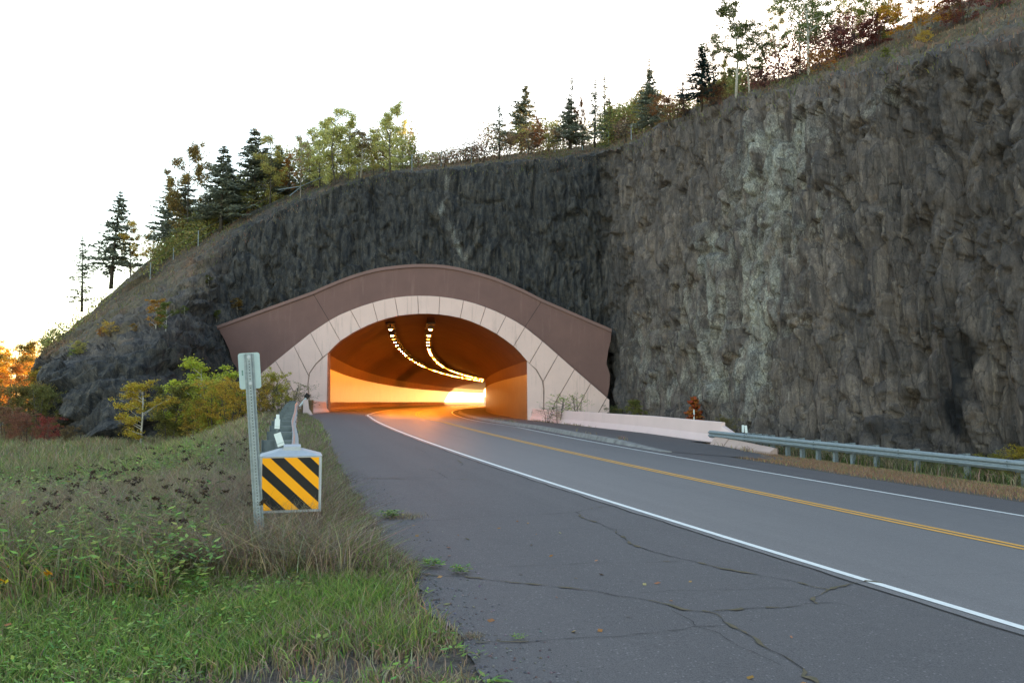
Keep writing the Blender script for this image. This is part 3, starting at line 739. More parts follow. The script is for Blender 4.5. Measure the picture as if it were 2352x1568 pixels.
# ------------------------------------------------------------------ rock cliff and hillside: control columns (x, y, depth) from base to ridge
def face(x0, y0, Y0, x4, y4, Y4, x5, y5, Y5):
    c = [(x0, y0, Y0)]
    for t, bulge in ((.25, .25), (.5, .35), (.78, .2)):
        c.append((x0 + (x4 - x0) * t, y0 + (y4 - y0) * t, Y0 + (Y4 - Y0) * t - bulge))
    return c + [(x4, y4, Y4), (x5, y5, Y5)]
CC = [
 [(150, 985, 80), (140, 940, 82), (130, 880, 84), (120, 840, 86), (110, 826, 88), (108, 822, 92)],
 [(122, 985, 55), (106, 935, 58), (95, 880, 62), (92, 840, 66), (94, 818, 70), (104, 803, 80)],
 [(140, 1003, 46.5), (122, 950, 48), (112, 890, 51), (122, 838, 56), (130, 800, 64), (140, 768, 77)],
 [(185, 1008, 44), (160, 955, 45), (165, 890, 47.5), (205, 835, 52), (190, 775, 63), (180, 733, 78)],
 [(250, 1010, 43), (235, 940, 44), (245, 870, 46.5), (300, 800, 50.5), (262, 730, 63), (228, 692, 80)],
 [(320, 1010, 43.5), (310, 930, 44.5), (320, 845, 47.5), (365, 772, 52), (335, 690, 64), (283, 643, 83)],
 [(400, 1002, 46), (395, 910, 47), (392, 840, 50), (408, 765, 54), (398, 655, 66), (345, 590, 86)],
 [(470, 990, 51), (462, 890, 53), (455, 820, 56.5), (440, 750, 60), (455, 607, 69), (410, 540, 88)],
 [(525, 975, 58), (520, 880, 61), (515, 800, 65), (500, 725, 66.5), (520, 552, 70), (485, 500, 90)],
 [(575, 965, 66), (570, 880, 67.5), (565, 800, 68.5), (565, 690, 69), (580, 512, 71), (552, 470, 92)],
 face(650, 955, 68, 640, 480, 71, 620, 440, 93),
 face(720, 955, 68, 715, 450, 71, 700, 412, 95),
 face(800, 955, 68.3, 790, 418, 71.3, 790, 392, 96),
 face(900, 955, 68.6, 880, 396, 71.6, 880, 378, 97),
 face(1000, 955, 68.6, 1000, 388, 71.6, 1000, 374, 97),
 face(1100, 958, 68.6, 1100, 379, 71.6, 1100, 362, 96),
 face(1200, 960, 68.6, 1200, 369, 71.2, 1200, 348, 94),
 face(1290, 962, 68.3, 1290, 362, 70.8, 1290, 340, 92),
 face(1350, 964, 68.3, 1350, 352, 70.8, 1350, 330, 91),
 face(1392, 965, 68.2, 1392, 345, 70.4, 1392, 322, 90),
 face(1404, 966, 66.5, 1412, 338, 67.0, 1420, 312, 88),
 face(1440, 972, 62.5, 1465, 322, 63, 1470, 300, 85),
 face(1500, 982, 58, 1515, 284, 59.5, 1530, 272, 80),
 face(1600, 993, 52, 1600, 252, 54, 1610, 240, 72),
 face(1700, 1003, 47, 1700, 222, 49.3, 1712, 200, 67),
 face(1800, 1015, 43, 1800, 204, 45.5, 1810, 172, 65),
 face(1900, 1025, 39.8, 1900, 177, 42.2, 1905, 130, 63),
 face(2000, 1034, 37.2, 2000, 153, 39.5, 2005, 82, 61),
 face(2100, 1043, 34.8, 2100, 133, 37, 2105, 38, 59),
 face(2220, 1053, 32.4, 2220, 112, 34.4, 2225, -10, 57),
 face(2352, 1064, 30, 2352, 90, 32, 2352, -62, 55),
 face(2520, 1080, 27.4, 2520, 58, 29.4, 2520, -130, 53),
 face(2800, 1100, 24, 2800, 5, 26, 2800, -240, 50),
 face(3300, 1130, 20, 3300, -90, 22, 3300, -430, 47),
 face(4200, 1180, 16, 4200, -260, 18, 4200, -800, 44),
]
CP = np.array([[px(*q) for q in c] for c in CC])         # cols x 6 x 3
nC = len(CP)
# bury the base, and carry the hill back over the tunnel
base2 = CP[:, :1].copy(); base2[:, :, 2] -= 2.0
v5 = CP[:, 5]
bx = v5[:, 0]
fall = np.array([0, 0, 0, 0.1, 0.25, .4, .55, .7, .85] + [1] * (nC - 9))
v6 = v5 + np.stack([bx * 0.25 * (bx > 0), np.full(nC, 45.0), -4 + fall * 5 + 0.10 * np.clip(bx, 0, 40)], 1)
v7 = v5.copy(); v7[:, 1] = 268; v7[:, 0] = np.where(bx < -5, bx * 1.05 - 6, bx * 3.2); v7[:, 2] = np.where(fall < 1, 2 + 18 * fall, 22)
v8 = v7.copy(); v8[:, 1] += 3; v8[:, 2] = -12
CTRL = np.concatenate([base2, CP, v6[:, None], v7[:, None], v8[:, None]], 1)      # 0 buried,1..5 face,6 ridge,7,8,9
# fine grid across columns (by plan length) and rows
Lc = np.concatenate([[0], np.cumsum(np.linalg.norm(np.diff(CP[:, 4, :2], axis=0), axis=1) * 0.5 + np.linalg.norm(np.diff(CP[:, 0, :2], axis=0), axis=1) * 0.5)])
vis_end = Lc[31]
us = np.concatenate([np.arange(0, vis_end, 0.095), np.arange(vis_end, Lc[-1], 0.6), [Lc[-1]]])
G = np.stack([np.stack([np.interp(us, Lc, CTRL[:, r, k]) for k in range(3)], -1) for r in range(CTRL.shape[1])], 1)   # nu x 10 x 3
seg = [6, 50, 50, 50, 46, 70, 24, 12, 3]
tl_ = []
for i, nseg in enumerate(seg): tl_ += [(i, k / nseg) for k in range(nseg)]
tl_.append((len(seg) - 1, 1.0))
def cat(P, i, t):
    p1, p2 = P[:, i], P[:, i + 1]
    p0 = P[:, i - 1] if i > 0 else p1; p3 = P[:, i + 2] if i + 2 < P.shape[1] else p2
    if i in (0, 4, 5, 6, 7, 8) : 
        return p1 + (p2 - p1) * t
    h00 = 2 * t ** 3 - 3 * t ** 2 + 1; h10 = t ** 3 - 2 * t ** 2 + t; h01 = -2 * t ** 3 + 3 * t ** 2; h11 = t ** 3 - t ** 2
    return h00 * p1 + h10 * (p2 - p0) * .5 + h01 * p2 + h11 * (p3 - p1) * .5
Gd = np.stack([cat(G, i, t) for i, t in tl_], 1)
nu, nv = Gd.shape[:2]
rowpar = np.array([i + t for i, t in tl_])
# normals
du = np.gradient(Gd, axis=0); dv = np.gradient(Gd, axis=1); NN = np.cross(du, dv); NN /= np.linalg.norm(NN, axis=2, keepdims=True) + 1e-9
ker = np.ones(9) / 9
for ax in (0, 1):
    NN = np.apply_along_axis(lambda a: np.convolve(np.pad(a, 4, mode='edge'), ker, mode='valid'), ax, NN)
NN /= np.linalg.norm(NN, axis=2, keepdims=True) + 1e-9
Pf = Gd.reshape(-1, 3)
W0 = fbm(Pf * 0.22, 3, 5)[:, None] * np.array([[.9, .9, 1.6]])
Pw = Pf + W0
leftness = np.clip((-(Pf[:, 0]) / Pf[:, 1] - .35) / .05, 0, 1)
shr = np.stack([Pw[:, 0] * .8 - Pw[:, 1] * .6 + 0.16 * Pw[:, 2], (Pw[:, 0] * .6 + Pw[:, 1] * .8) * .8, Pw[:, 2]], 1)          # joints lean a little
c1, e1 = cells(shr * np.array([[.42, .42, .15]]), 1)
c2_, e2 = cells(shr * np.array([[1.25, 1.25, .36]]), 21)
c3, e3 = cells(shr * np.array([[3.0, 3.0, 1.1]]), 41)
n1_ = fbm(Pf * 0.35, 4, 71)
n2_ = fbm(Pf * np.array([[2.2, 2.2, .7]]), 4, 81)
# the left outcrop is bedded at a slant rather than jointed upright
sl = np.stack([Pf[:, 0] * 0.25 , Pf[:, 1] * .25, (Pf[:, 2] - 0.42 * Pf[:, 0]) * 0.9], 1) + 0.3 * fbm(Pf * .3, 3, 15)[:, None]
cl, el = cells(sl, 51)
rp = np.tile(rowpar, nu)
onface = np.interp(rp, [0, 1, 4.6, 5.0, 5.4, 6, 7], [1, 1, 1, 0.55, 0.35, 0.22, 0.3])
right_ = sm((Pf[:, 0] - 6) / 3.0)
disp_up = (0.20 + 0.10 * right_) * np.clip(c1, -1.4, 1.4) + 0.25 * np.clip(c2_, -1.5, 1.5) * (0.7 + 0.5 * right_) + 0.10 * c3 + 0.09 * n1_ + 0.03 * n2_ - 0.22 * np.exp(-(e1 * 14) ** 2) - 0.08 * np.exp(-(e2 * 9) ** 2)
disp_sl = 0.42 * cl + 0.55 * n1_ + 0.20 * n2_ + 0.12 * c2_ + 0.04 * c3
disp = (disp_up * (1 - leftness) + disp_sl * leftness) * onface
disp = disp - 0.15
# deep wet hollow in the right cliff (about x 2200, y 860 of the frame) and some ledges
def blob(x, y, Y, sx, sz, k=1.0):
    c = px(x, y, Y); return k * np.exp(-(((Pf[:, 0] - c[0]) / sx) ** 2 + ((Pf[:, 1] - c[1]) / (sx * 1.6)) ** 2 + ((Pf[:, 2] - c[2]) / sz) ** 2))
hole = blob(2195, 850, 33.3, .45, 1.0) + blob(2222, 800, 32.8, .35, .7) + blob(2180, 960, 33.2, .4, .9)
hole = np.clip(hole * (1 + 1.3 * n2_ + .5 * c3), 0, 1.1)
disp -= .28 * hole
disp -= 0.5 * blob(2085, 770, 35.3, .5, .9) + .4 * blob(1650, 690, 49.5, .5, 1.6)
# the corner crease
disp -= .45 * np.exp(-((Pf[:, 0] - px(1394, 600, 69)[0]) / .8) ** 2) * (rp < 5) * (Pf[:, 1] > 60)
Pd = Pf + NN.reshape(-1, 3) * disp[:, None]
hidden = rp > 6.5
Pd[hidden] = Pf[hidden]
CLIFF = Pd.reshape(nu, nv, 3)

# material masks: pale calcite stains, near-black rock left of the corner, wet patches, thin soil
def sp(x, y, Y, sx, sz, k):
    c = px(x, y, Y); return k * np.exp(-(((Pf[:, 0] - c[0]) / sx) ** 2 + ((Pf[:, 1] - c[1]) / (6 if x < 1400 else sx * 1.8 + 1.5)) ** 2 + ((Pf[:, 2] - c[2]) / sz) ** 2))
nz = fbm(Pf * np.array([[.9, .9, .3]]), 5, 91); nzf = fbm(Pf * np.array([[3.0, 3.0, .8]]), 4, 95)
pale = sp(1775, 340, 46.5, 1.7, 1.8, 1.0) + sp(1795, 420, 46, 1.4, 2.6, .8) + sp(1690, 560, 49, 2.6, 3.4, .6) + sp(1620, 700, 51, 2.6, 3.2, .55) + sp(1700, 850, 48, 2.6, 3.0, .6) + sp(1560, 900, 54, 3.0, 1.8, .5) + sp(1760, 700, 46, 1.2, 2.4, .55) + sp(1475, 800, 61, 1.6, 3, .45) + sp(2010, 250, 39.5, .5, .7, .9) + sp(1850, 500, 43, 1.6, 2.4, .25)
vein = 0
for (x, y) in ((1022, 398), (1022, 420), (1020, 445), (1014, 462), (1010, 480), (1022, 500), (1032, 515), (1038, 535), (1048, 555), (1056, 572), (1066, 585)):
    vein = vein + sp(x, y, 69.5, .30, .50, .55)
pale = np.clip((pale * .72 + vein) * (0.62 + 1.1 * nz + 1.0 * nzf), 0, 1)
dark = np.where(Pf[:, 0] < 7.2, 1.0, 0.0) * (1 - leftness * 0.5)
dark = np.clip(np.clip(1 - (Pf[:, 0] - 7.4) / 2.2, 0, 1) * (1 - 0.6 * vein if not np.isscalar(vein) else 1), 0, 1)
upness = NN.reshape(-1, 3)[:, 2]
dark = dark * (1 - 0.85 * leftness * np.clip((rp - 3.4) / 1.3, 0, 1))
wet = np.clip(np.clip(hole * 2.0 - .75 + 1.1 * c2_, 0, 1) * (hole > .12) * .75 + sp(2190, 930, 33, .4, 1.1, 1) + sp(2040, 985, 36, .6, .6, .7), 0, 1)
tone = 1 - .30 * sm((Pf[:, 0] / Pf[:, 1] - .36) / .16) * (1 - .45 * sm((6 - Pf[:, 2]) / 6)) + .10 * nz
soilm = np.clip((rp - 5.0) / 0.25 + 0.5 * nz, 0, 1) * np.where(Pf[:, 0] < -17, np.clip(.55 + 1.0 * nz + 0.5 * (rp - 5.5), 0, 1), 1)
soilm = np.maximum(soilm, leftness * np.clip((rp - 4.35) * 1.2 + 1.6 * nz - .15, 0, .8))

m, nt, b = nodes('cliff rock'); M['rock'] = m
nA = noise(nt, 0.6, 8, 0.62, stretch=(1, 1, .45)); nB = noise(nt, 2.6, 8, 0.65, stretch=(1.4, 1.4, .35)); nC_ = noise(nt, 14, 6, 0.65, stretch=(1, 1, .6)); nD = noise(nt, 1.3, 5, .6, stretch=(2.2, 2.2, .09))
c = mix(nt, ramp(nt, nA.outputs[0], .38, .62).outputs[0], (0.122, 0.104, 0.094), (0.062, 0.058, 0.059))
c = mix(nt, ramp(nt, nB.outputs[0], .45, .75).outputs[0], c, (0.155, 0.132, 0.115))
c = mix(nt, ramp(nt, nD.outputs[0], .50, .62, c1=(.8, .8, .8, 1)).outputs[0], c, (0.058, 0.053, 0.052))
nE = noise(nt, 2.1, 5, .65, stretch=(2.4, 2.4, .07)); c = mix(nt, ramp(nt, nE.outputs[0], .56, .70, c1=(.55, .55, .55, 1)).outputs[0], c, (0.20, 0.18, 0.155))
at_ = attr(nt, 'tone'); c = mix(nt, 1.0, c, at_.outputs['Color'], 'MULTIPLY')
rust = noise(nt, 0.9, 6, .7); c = mix(nt, ramp(nt, rust.outputs[0], .60, .72, c1=(.5, .5, .5, 1)).outputs[0], c, (0.17, 0.115, 0.07))
ap = attr(nt, 'pale'); ad = attr(nt, 'dark'); aw = attr(nt, 'wet'); asl = attr(nt, 'soil')
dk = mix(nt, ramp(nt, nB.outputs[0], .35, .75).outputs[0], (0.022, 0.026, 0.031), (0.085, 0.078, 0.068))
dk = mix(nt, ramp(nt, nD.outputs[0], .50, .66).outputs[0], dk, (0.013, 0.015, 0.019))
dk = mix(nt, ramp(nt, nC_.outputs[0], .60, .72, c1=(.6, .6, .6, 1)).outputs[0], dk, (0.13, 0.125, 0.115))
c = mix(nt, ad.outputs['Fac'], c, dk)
pc = mix(nt, ramp(nt, nC_.outputs[0], .3, .7).outputs[0], (0.125, 0.132, 0.120), (0.28, 0.285, 0.26))
pm = nt.nodes.new('ShaderNodeMath'); pm.operation = 'MULTIPLY_ADD'; nt.links.new(ap.outputs['Fac'], pm.inputs[0]); pm.inputs[1].default_value = 1.5; nt.links.new(nB.outputs[0], pm.inputs[2])
pa = nt.nodes.new('ShaderNodeMath'); pa.operation = 'MULTIPLY_ADD'; nt.links.new(nC_.outputs[0], pa.inputs[0]); pa.inputs[1].default_value = .8; nt.links.new(pm.outputs[0], pa.inputs[2])
c = mix(nt, ramp(nt, pa.outputs[0], 1.12 / 1.0 - .14, .999, c1=(.8, .8, .8, 1)).outputs[0] if False else ramp(nt, (lambda q: (setattr(q, 'operation', 'MULTIPLY'), nt.links.new(pa.outputs[0], q.inputs[0]), setattr(q.inputs[1], 'default_value', .4), q.outputs[0])[-1])(nt.nodes.new('ShaderNodeMath')), .43, .72).outputs[0], c, pc)
c = mix(nt, aw.outputs['Fac'], c, (0.008, 0.009, 0.011))
so = mix(nt, ramp(nt, nB.outputs[0], .3, .7).outputs[0], (0.115, 0.088, 0.058), (0.065, 0.062, 0.036))
so = mix(nt, ramp(nt, nA.outputs[0], .5, .62).outputs[0], so, (0.16, 0.10, 0.062))
c = mix(nt, asl.outputs['Fac'], c, so)
c = mix(nt, 0.5, c, mix(nt, ramp(nt, nC_.outputs[0], .25, .75).outputs[0], (0.35, 0.35, 0.35), (1.9, 1.85, 1.75)), 'MULTIPLY')
nt.links.new(c, b.inputs['Base Color']); b.inputs['Roughness'].default_value = 0.85; b.inputs['Specular IOR Level'].default_value = 0.25
p_ = bump(nt, b, nB.outputs[0], 0.15, 0.08); p_ = bump(nt, b, nC_.outputs[0], 0.5, 0.03, p_)
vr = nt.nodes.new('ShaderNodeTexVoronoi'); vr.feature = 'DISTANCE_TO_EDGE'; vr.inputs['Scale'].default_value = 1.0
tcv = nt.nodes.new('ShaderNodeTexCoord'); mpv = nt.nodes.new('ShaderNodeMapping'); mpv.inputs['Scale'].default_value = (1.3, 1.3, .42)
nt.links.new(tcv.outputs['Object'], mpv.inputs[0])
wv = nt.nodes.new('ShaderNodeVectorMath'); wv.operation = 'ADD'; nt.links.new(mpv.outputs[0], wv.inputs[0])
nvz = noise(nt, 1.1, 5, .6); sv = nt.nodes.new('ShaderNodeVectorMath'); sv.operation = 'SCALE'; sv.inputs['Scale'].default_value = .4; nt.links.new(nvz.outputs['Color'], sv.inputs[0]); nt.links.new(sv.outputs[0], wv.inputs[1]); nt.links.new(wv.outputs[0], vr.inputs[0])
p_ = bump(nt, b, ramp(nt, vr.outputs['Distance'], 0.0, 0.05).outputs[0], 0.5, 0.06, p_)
vc = nt.nodes.new('ShaderNodeTexVoronoi'); vc.inputs['Scale'].default_value = 1.0; nt.links.new(wv.outputs[0], vc.inputs[0])
vc2 = nt.nodes.new('ShaderNodeTexVoronoi'); vc2.inputs['Scale'].default_value = 3.1; nt.links.new(wv.outputs[0], vc2.inputs[0])
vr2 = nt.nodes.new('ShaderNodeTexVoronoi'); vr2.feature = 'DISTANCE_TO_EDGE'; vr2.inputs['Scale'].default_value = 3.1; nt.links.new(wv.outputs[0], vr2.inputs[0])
def cellv(v):
    s_ = nt.nodes.new('ShaderNodeSeparateColor'); nt.links.new(v.outputs['Color'], s_.inputs[0]); return s_.outputs[0]
c = mix(nt, 0.75, c, mix(nt, cellv(vc), (0.78, 0.78, 0.80), (1.34, 1.30, 1.24)), 'MULTIPLY')
c = mix(nt, 0.45, c, mix(nt, cellv(vc2), (0.72, 0.72, 0.74), (1.40, 1.36, 1.30)), 'MULTIPLY')
bump(nt, b, cellv(vc2), 0.7, 0.14, p_)
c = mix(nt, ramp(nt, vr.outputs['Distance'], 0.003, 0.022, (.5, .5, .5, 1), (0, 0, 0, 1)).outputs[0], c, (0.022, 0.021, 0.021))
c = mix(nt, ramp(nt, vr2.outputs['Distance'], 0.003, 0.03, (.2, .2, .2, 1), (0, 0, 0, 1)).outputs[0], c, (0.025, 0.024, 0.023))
nt.links.new(c, b.inputs['Base Color'])

idx = np.arange(nu * nv).reshape(nu, nv)
Fq = np.stack([idx[:-1, :-1], idx[1:, :-1], idx[1:, 1:], idx[:-1, 1:]], -1)
fc = Pd[Fq.reshape(-1, 4)].mean(1)
# opening for the tunnel
hullx = [p[0] for p in extr]; 
def inside_portal(P):
    x0, x1 = px(600, 900, 69)[0], px(1385, 900, 69)[0]
    ex = np.array([px(q[0], q[1], PY) for q in extr]); zt = np.interp(P[:, 0], ex[:, 0], ex[:, 2]) + 0.5
    return (P[:, 0] > x0 + .8) & (P[:, 0] < x1 - 1.5) & (P[:, 2] < zt) & (P[:, 1] > 60) & (P[:, 1] < 74)
keep = ~inside_portal(fc)
back = (fc[:, 1] > 266) & (np.abs(fc[:, 0] - (Cx(270) + .6)) < 9.3) & (fc[:, 2] < zg(Cx(270), 270) + 7.6)
keep &= ~back
frow = np.tile(rowpar[:-1], nu - 1)
def sub(name, sel, smooth=False):
    f = Fq.reshape(-1, 4)[sel]; u_, inv = np.unique(f, return_inverse=True)
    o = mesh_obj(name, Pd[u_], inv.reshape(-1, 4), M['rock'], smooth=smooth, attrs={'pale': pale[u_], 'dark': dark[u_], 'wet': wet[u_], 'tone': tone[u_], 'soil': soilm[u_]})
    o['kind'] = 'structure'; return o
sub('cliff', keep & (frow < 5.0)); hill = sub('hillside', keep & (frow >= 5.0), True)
BV = BVHTree.FromPolygons([Vector(p) for p in CLIFF[::3, ::3].reshape(-1, 3)], [tuple(int(k) for k in f) for f in (lambda I: np.stack([I[:-1, :-1], I[1:, :-1], I[1:, 1:], I[:-1, 1:]], -1).reshape(-1, 4))(np.arange(CLIFF[::3, ::3].shape[0] * CLIFF[::3, ::3].shape[1]).reshape(CLIFF[::3, ::3].shape[:2]))])

# ------------------------------------------------------------------ guardrails
def wbeam(P, name, parent, flip=1):
    pr = [(0, .0), (.015, .01), (.03, .045), (.08, .06), (.083, .09), (.075, .11), (.03, .13), (.022, .155), (.03, .18), (.075, .20), (.083, .22), (.08, .25), (.03, .265), (.015, .30), (0, .31)]
    pr = [(a * flip, b) for a, b in pr]; pr2 = [(a - .006 * flip, b) for a, b in pr][::-1]
    return sweep(P, pr + pr2, name, M['galv'], parent)
def guardrail(label, pts, post_s, face_side, mk=None, group=None):
    """pts: plan polyline of the beam; posts stand behind it"""
    pts = np.array(pts, float); s = np.concatenate([[0], np.cumsum(np.linalg.norm(np.diff(pts, axis=0), axis=1))])
    def at(q, lat=0.0):
        x, y = np.interp(q, s, pts[:, 0]), np.interp(q, s, pts[:, 1])
        x2, y2 = np.interp(q + .3, s, pts[:, 0]), np.interp(q + .3, s, pts[:, 1]); x1, y1 = np.interp(q - .3, s, pts[:, 0]), np.interp(q - .3, s, pts[:, 1])
        t = np.array([x2 - x1, y2 - y1]); t /= np.linalg.norm(t); r = np.array([t[1], -t[0]]) * face_side
        return np.array([x, y]) + r * lat, math.atan2(t[1], t[0])
    e = empty('guardrail', (pts[0][0], pts[0][1], float(zg(*pts[0]))), label, 'guardrail')
    I = Matrix.Translation(-e.location)
    q = np.arange(0, s[-1] + .01, 0.4)
    P = [(*at(k)[0], float(zg(*at(k, -.3)[0])) + .41) for k in q]
    P = np.array(P); P[:, 2] = np.convolve(np.pad(P[:, 2], 4, mode='edge'), np.ones(9) / 9, 'valid')
    b = wbeam(P, 'beam', e, face_side); b.matrix_parent_inverse = I
    for a in np.arange(2.5, s[-1], 3.81):   # splice bolts
        (x, y), an = at(a, .085); bb = MB()
        z = np.interp(a, q, P[:, 2])
        for dz in (.05, .155, .26): bb.box((x, y, z + dz), (.035, .02, .035), 0, Matrix.Rotation(an, 3, 'Z'))
        o = bb.build('bolt', M['galvdark'], e, fixn=False); o.matrix_parent_inverse = I
    for k in post_s:
        (x, y), an = at(k, -.30); g0 = float(zg(x, y)); R = Matrix.Rotation(an, 3, 'Z')
        tp = np.interp(k, q, P[:, 2]) + .31 + .03
        h = tp - g0 + .3; pb = MB()
        pb.box((x, y, g0 - .3 + h / 2), (.012, .15, h), 0, R)
        for sgn in (-1, 1): pb.box(Vector((x, y, g0 - .3 + h / 2)) + R @ Vector((0, sgn * .078, 0)), (.11, .008, h), 0, R)
        o = pb.build('post', M['postdark'] if pts[0][0] < 0 else M['galv'], e, fixn=False); o.matrix_parent_inverse = I
        (x, y), an = at(k, -.11); bo = MB(); bo.box((x, y, tp - .19), (.13, .20, .36), 0, R)
        o = bo.build('blockout', M['postdark'], e, fixn=False); o.matrix_parent_inverse = I
    return e, at, q, P
# right rail: plan line through the measured points
rr = [(8.72, 35.75), (9.44, 33.9), (11.9, 28.4), (14.1, 22.6), (16.1, 17.5), (18.1, 12.3)]
def s_of_px(x, pts):
    pts = np.array(pts); s = np.concatenate([[0], np.cumsum(np.linalg.norm(np.diff(pts, axis=0), axis=1))])
    ss = np.linspace(0, s[-1], 2000); X = np.interp(ss, s, pts[:, 0]); Y = np.interp(ss, s, pts[:, 1])
    return float(ss[np.argmin(np.abs(X / Y - (x - 1176) / F))])
ps = [s_of_px(x, rr) for x in (1700, 1713, 1728, 1742, 1758, 1792, 1825, 1861, 1899.5, 1939, 1992, 2083, 2196, 2326)]
ps += [ps[-1] + 1.9, ps[-1] + 3.8, ps[-1] + 5.7]
eR, atR, qR, PR = guardrail('long straight galvanised guardrail on the far side of the road by the rock cliff', rr, ps, 1)
lr = [(-2.02, 7.55), (-2.5, 9.2), (-3.38, 12.5), (-4.5, 16.5), (-6.35, 23.6), (-8.6, 32), (-10.4, 39), (-11.9, 44.6)]
eL, atL, qL, PL = guardrail('galvanised guardrail seen end on behind the striped end marker on the left', lr, list(np.arange(1.2, 38, 1.9)), 1)
# end terminal head with striped marker
TERM = Vector((-2.03, 7.4, 0))
zg0 = float(zg(-2.03, 7.4))
cl_ = px(600, 1047, 7.4); cr_ = px(737, 1047, 7.4); bt = px(668, 1175, 7.4)
wd = cr_[0] - cl_[0]; zt = cl_[2]; zb = bt[2]; cxh = (cl_[0] + cr_[0]) / 2
te = empty('end_terminal', (cxh, 7.4, zg0), 'square black and amber striped marker on the end of the left guardrail', 'guardrail end')
I = Matrix.Translation(-te.location)
def tp(o): o.matrix_parent_inverse = I; return o
fr = MB(); t_ = .024
fr.box((cl_[0] + t_ / 2, 7.4, (zt + zb) / 2), (t_, .06, zt - zb)); fr.box((cr_[0] - t_ / 2, 7.4, (zt + zb) / 2), (t_, .06, zt - zb)); fr.box((cxh, 7.4, zb + t_ / 2), (wd - 2 * t_, .058, t_)); fr.box((cxh, 7.4, zt - t_ / 4), (wd - 2 * t_, .058, t_ / 2))
tp(fr.build('frame', M['alum'], te, fixn=False))
hd = MB(); topz = px(668, 1029, 7.4)[2]; w2 = .155
b0 = [(cl_[0] - .006, 7.36, zt), (cr_[0] + .006, 7.36, zt), (cr_[0] + .006, 7.82, zt), (cl_[0] - .006, 7.82, zt)]
sh = zt + (topz - zt) * .68
b1 = [(cxh - w2 / 2 - .03, 7.44, sh), (cxh + w2 / 2 + .03, 7.44, sh), (cxh + w2 / 2 + .03, 7.8, sh), (cxh - w2 / 2 - .03, 7.8, sh)]
hd.add(b0 + b1, [(0, 1, 5, 4), (1, 2, 6, 5), (2, 3, 7, 6), (3, 0, 4, 7), (4, 5, 6, 7), (3, 2, 1, 0)])
hd.box((cxh + .01, 7.66, (sh + topz) / 2 + .005), (w2, .4, topz - sh + .01))
tp(hd.build('hood', M['alum'], te, fixn=False))
bx_ = MB(); bx_.box((cxh, 7.62, (zt + zb) / 2), (wd * .55, .38, (zt - zb) * .8)); bx_.box((cxh - .12, 7.9, zb + .28), (.12, .5, .32)); 
bx_.box((cxh - .13, 7.66, zb - .03), (.15, .24, .06)); bx_.box((cxh - .06, 7.7, (zg0 + zb) / 2), (.10, .14, zb - zg0 + .1)); bx_.box((cxh - .11, 7.60, zb - .10), (.20, .02, .10))
tp(bx_.build('impact_box', M['galvdark'], te, fixn=False))
# face: amber panel and black stripes, clipped in unit coordinates
pn = MB(); px0, px1, pz1, pz0 = cl_[0] + t_, cr_[0] - t_, zt - t_ / 2, zb + t_
yf = 7.362
pn.poly([(px0, yf, pz1), (px1, yf, pz1), (px1, yf, pz0), (px0, yf, pz0)], (0, .01, 0)); pan = tp(pn.build('marker_panel', M['sheet_y'], te))
def clip(poly, a, b, c):
    out = []
    for i in range(len(poly)):
        p, q = poly[i - 1], poly[i]; dp, dq = a * p[0] + b * p[1] - c, a * q[0] + b * q[1] - c
        if (dp >= 0) != (dq >= 0): t = dp / (dp - dq); out.append((p[0] + (q[0] - p[0]) * t, p[1] + (q[1] - p[1]) * t))
        if dq >= 0: out.append(q)
    return out
st = MB()
for k in range(-3, 3):
    lo = (57 + 190 * k) / 405; hi = (152 + 190 * k) / 405
    pl_ = clip(clip([(0, 0), (1, 0), (1, .985), (0, .985)], 1, -1, lo), -1, 1, -hi)
    if len(pl_) > 2: st.add([(px0 + (px1 - px0) * u, yf - .002, pz1 - (pz1 - pz0) * v / .985) for u, v in pl_], [tuple(range(len(pl_)))])
st.build('stripes', M['black'], pan, fixn=False)
te.rotation_euler[2] = math.radians(15.3)
# delineators on the left rail
def delineator(label, x, y, Y, w, h, tilt, cap=False):
    p = px(x, y, Y); e = empty('reflector_marker', tuple(p), label, 'reflector'); R = Matrix.Rotation(tilt, 3, 'Y')
    a = MB(); a.box((0, 0, 0), (w, .012, h), 0, R); a.build('plate', M['refl'], e, fixn=False)
    b = MB(); b.box(R @ Vector((0, -.0075, -h * .28)), (w, .003, .006), 0, R); b.build('band', M['plate'], e, fixn=False)
    s_ = MB(); s_.box(R @ Vector((0, .03, -h * .5)), (.03, .04, h * .7), 0, R); s_.build('bracket', M['galvdark'], e, fixn=False)
    if cap: c_ = MB(); c_.box((0.005, 0, h / 2 + .03), (w * .62, .02, .06)); c_.build('cap', M['refl'], e, fixn=False)
    return e
delineator('tilted white reflector plate on the left guardrail, nearest the striped marker', 641.5, 1009, 8.4, .072, .140, math.radians(-19))
delineator('upright white reflector plate with a small cap further along the left guardrail', 637, 973, 10.6, .066, .125, 0.04, True)
delineator('left of two small white reflectors standing above the far guardrail', 1706.5, 984, 34.0, .10, .30, 0.02)
delineator('right of two small white reflectors standing above the far guardrail', 1713.5, 985, 33.2, .10, .30, -0.08)
p = px(1594, 954, 49.5); s_ = MB(); s_.box((0, 0, 0), (.07, .02, .75)); s_.box((0, .0, -.8), (.03, .03, 1.2)); o = s_.build('marker_stake', M['refl'], fixn=False); o.location = p
tag(o, 'thin white stake in front of the orange conifer behind the pink barrier', 'stake')
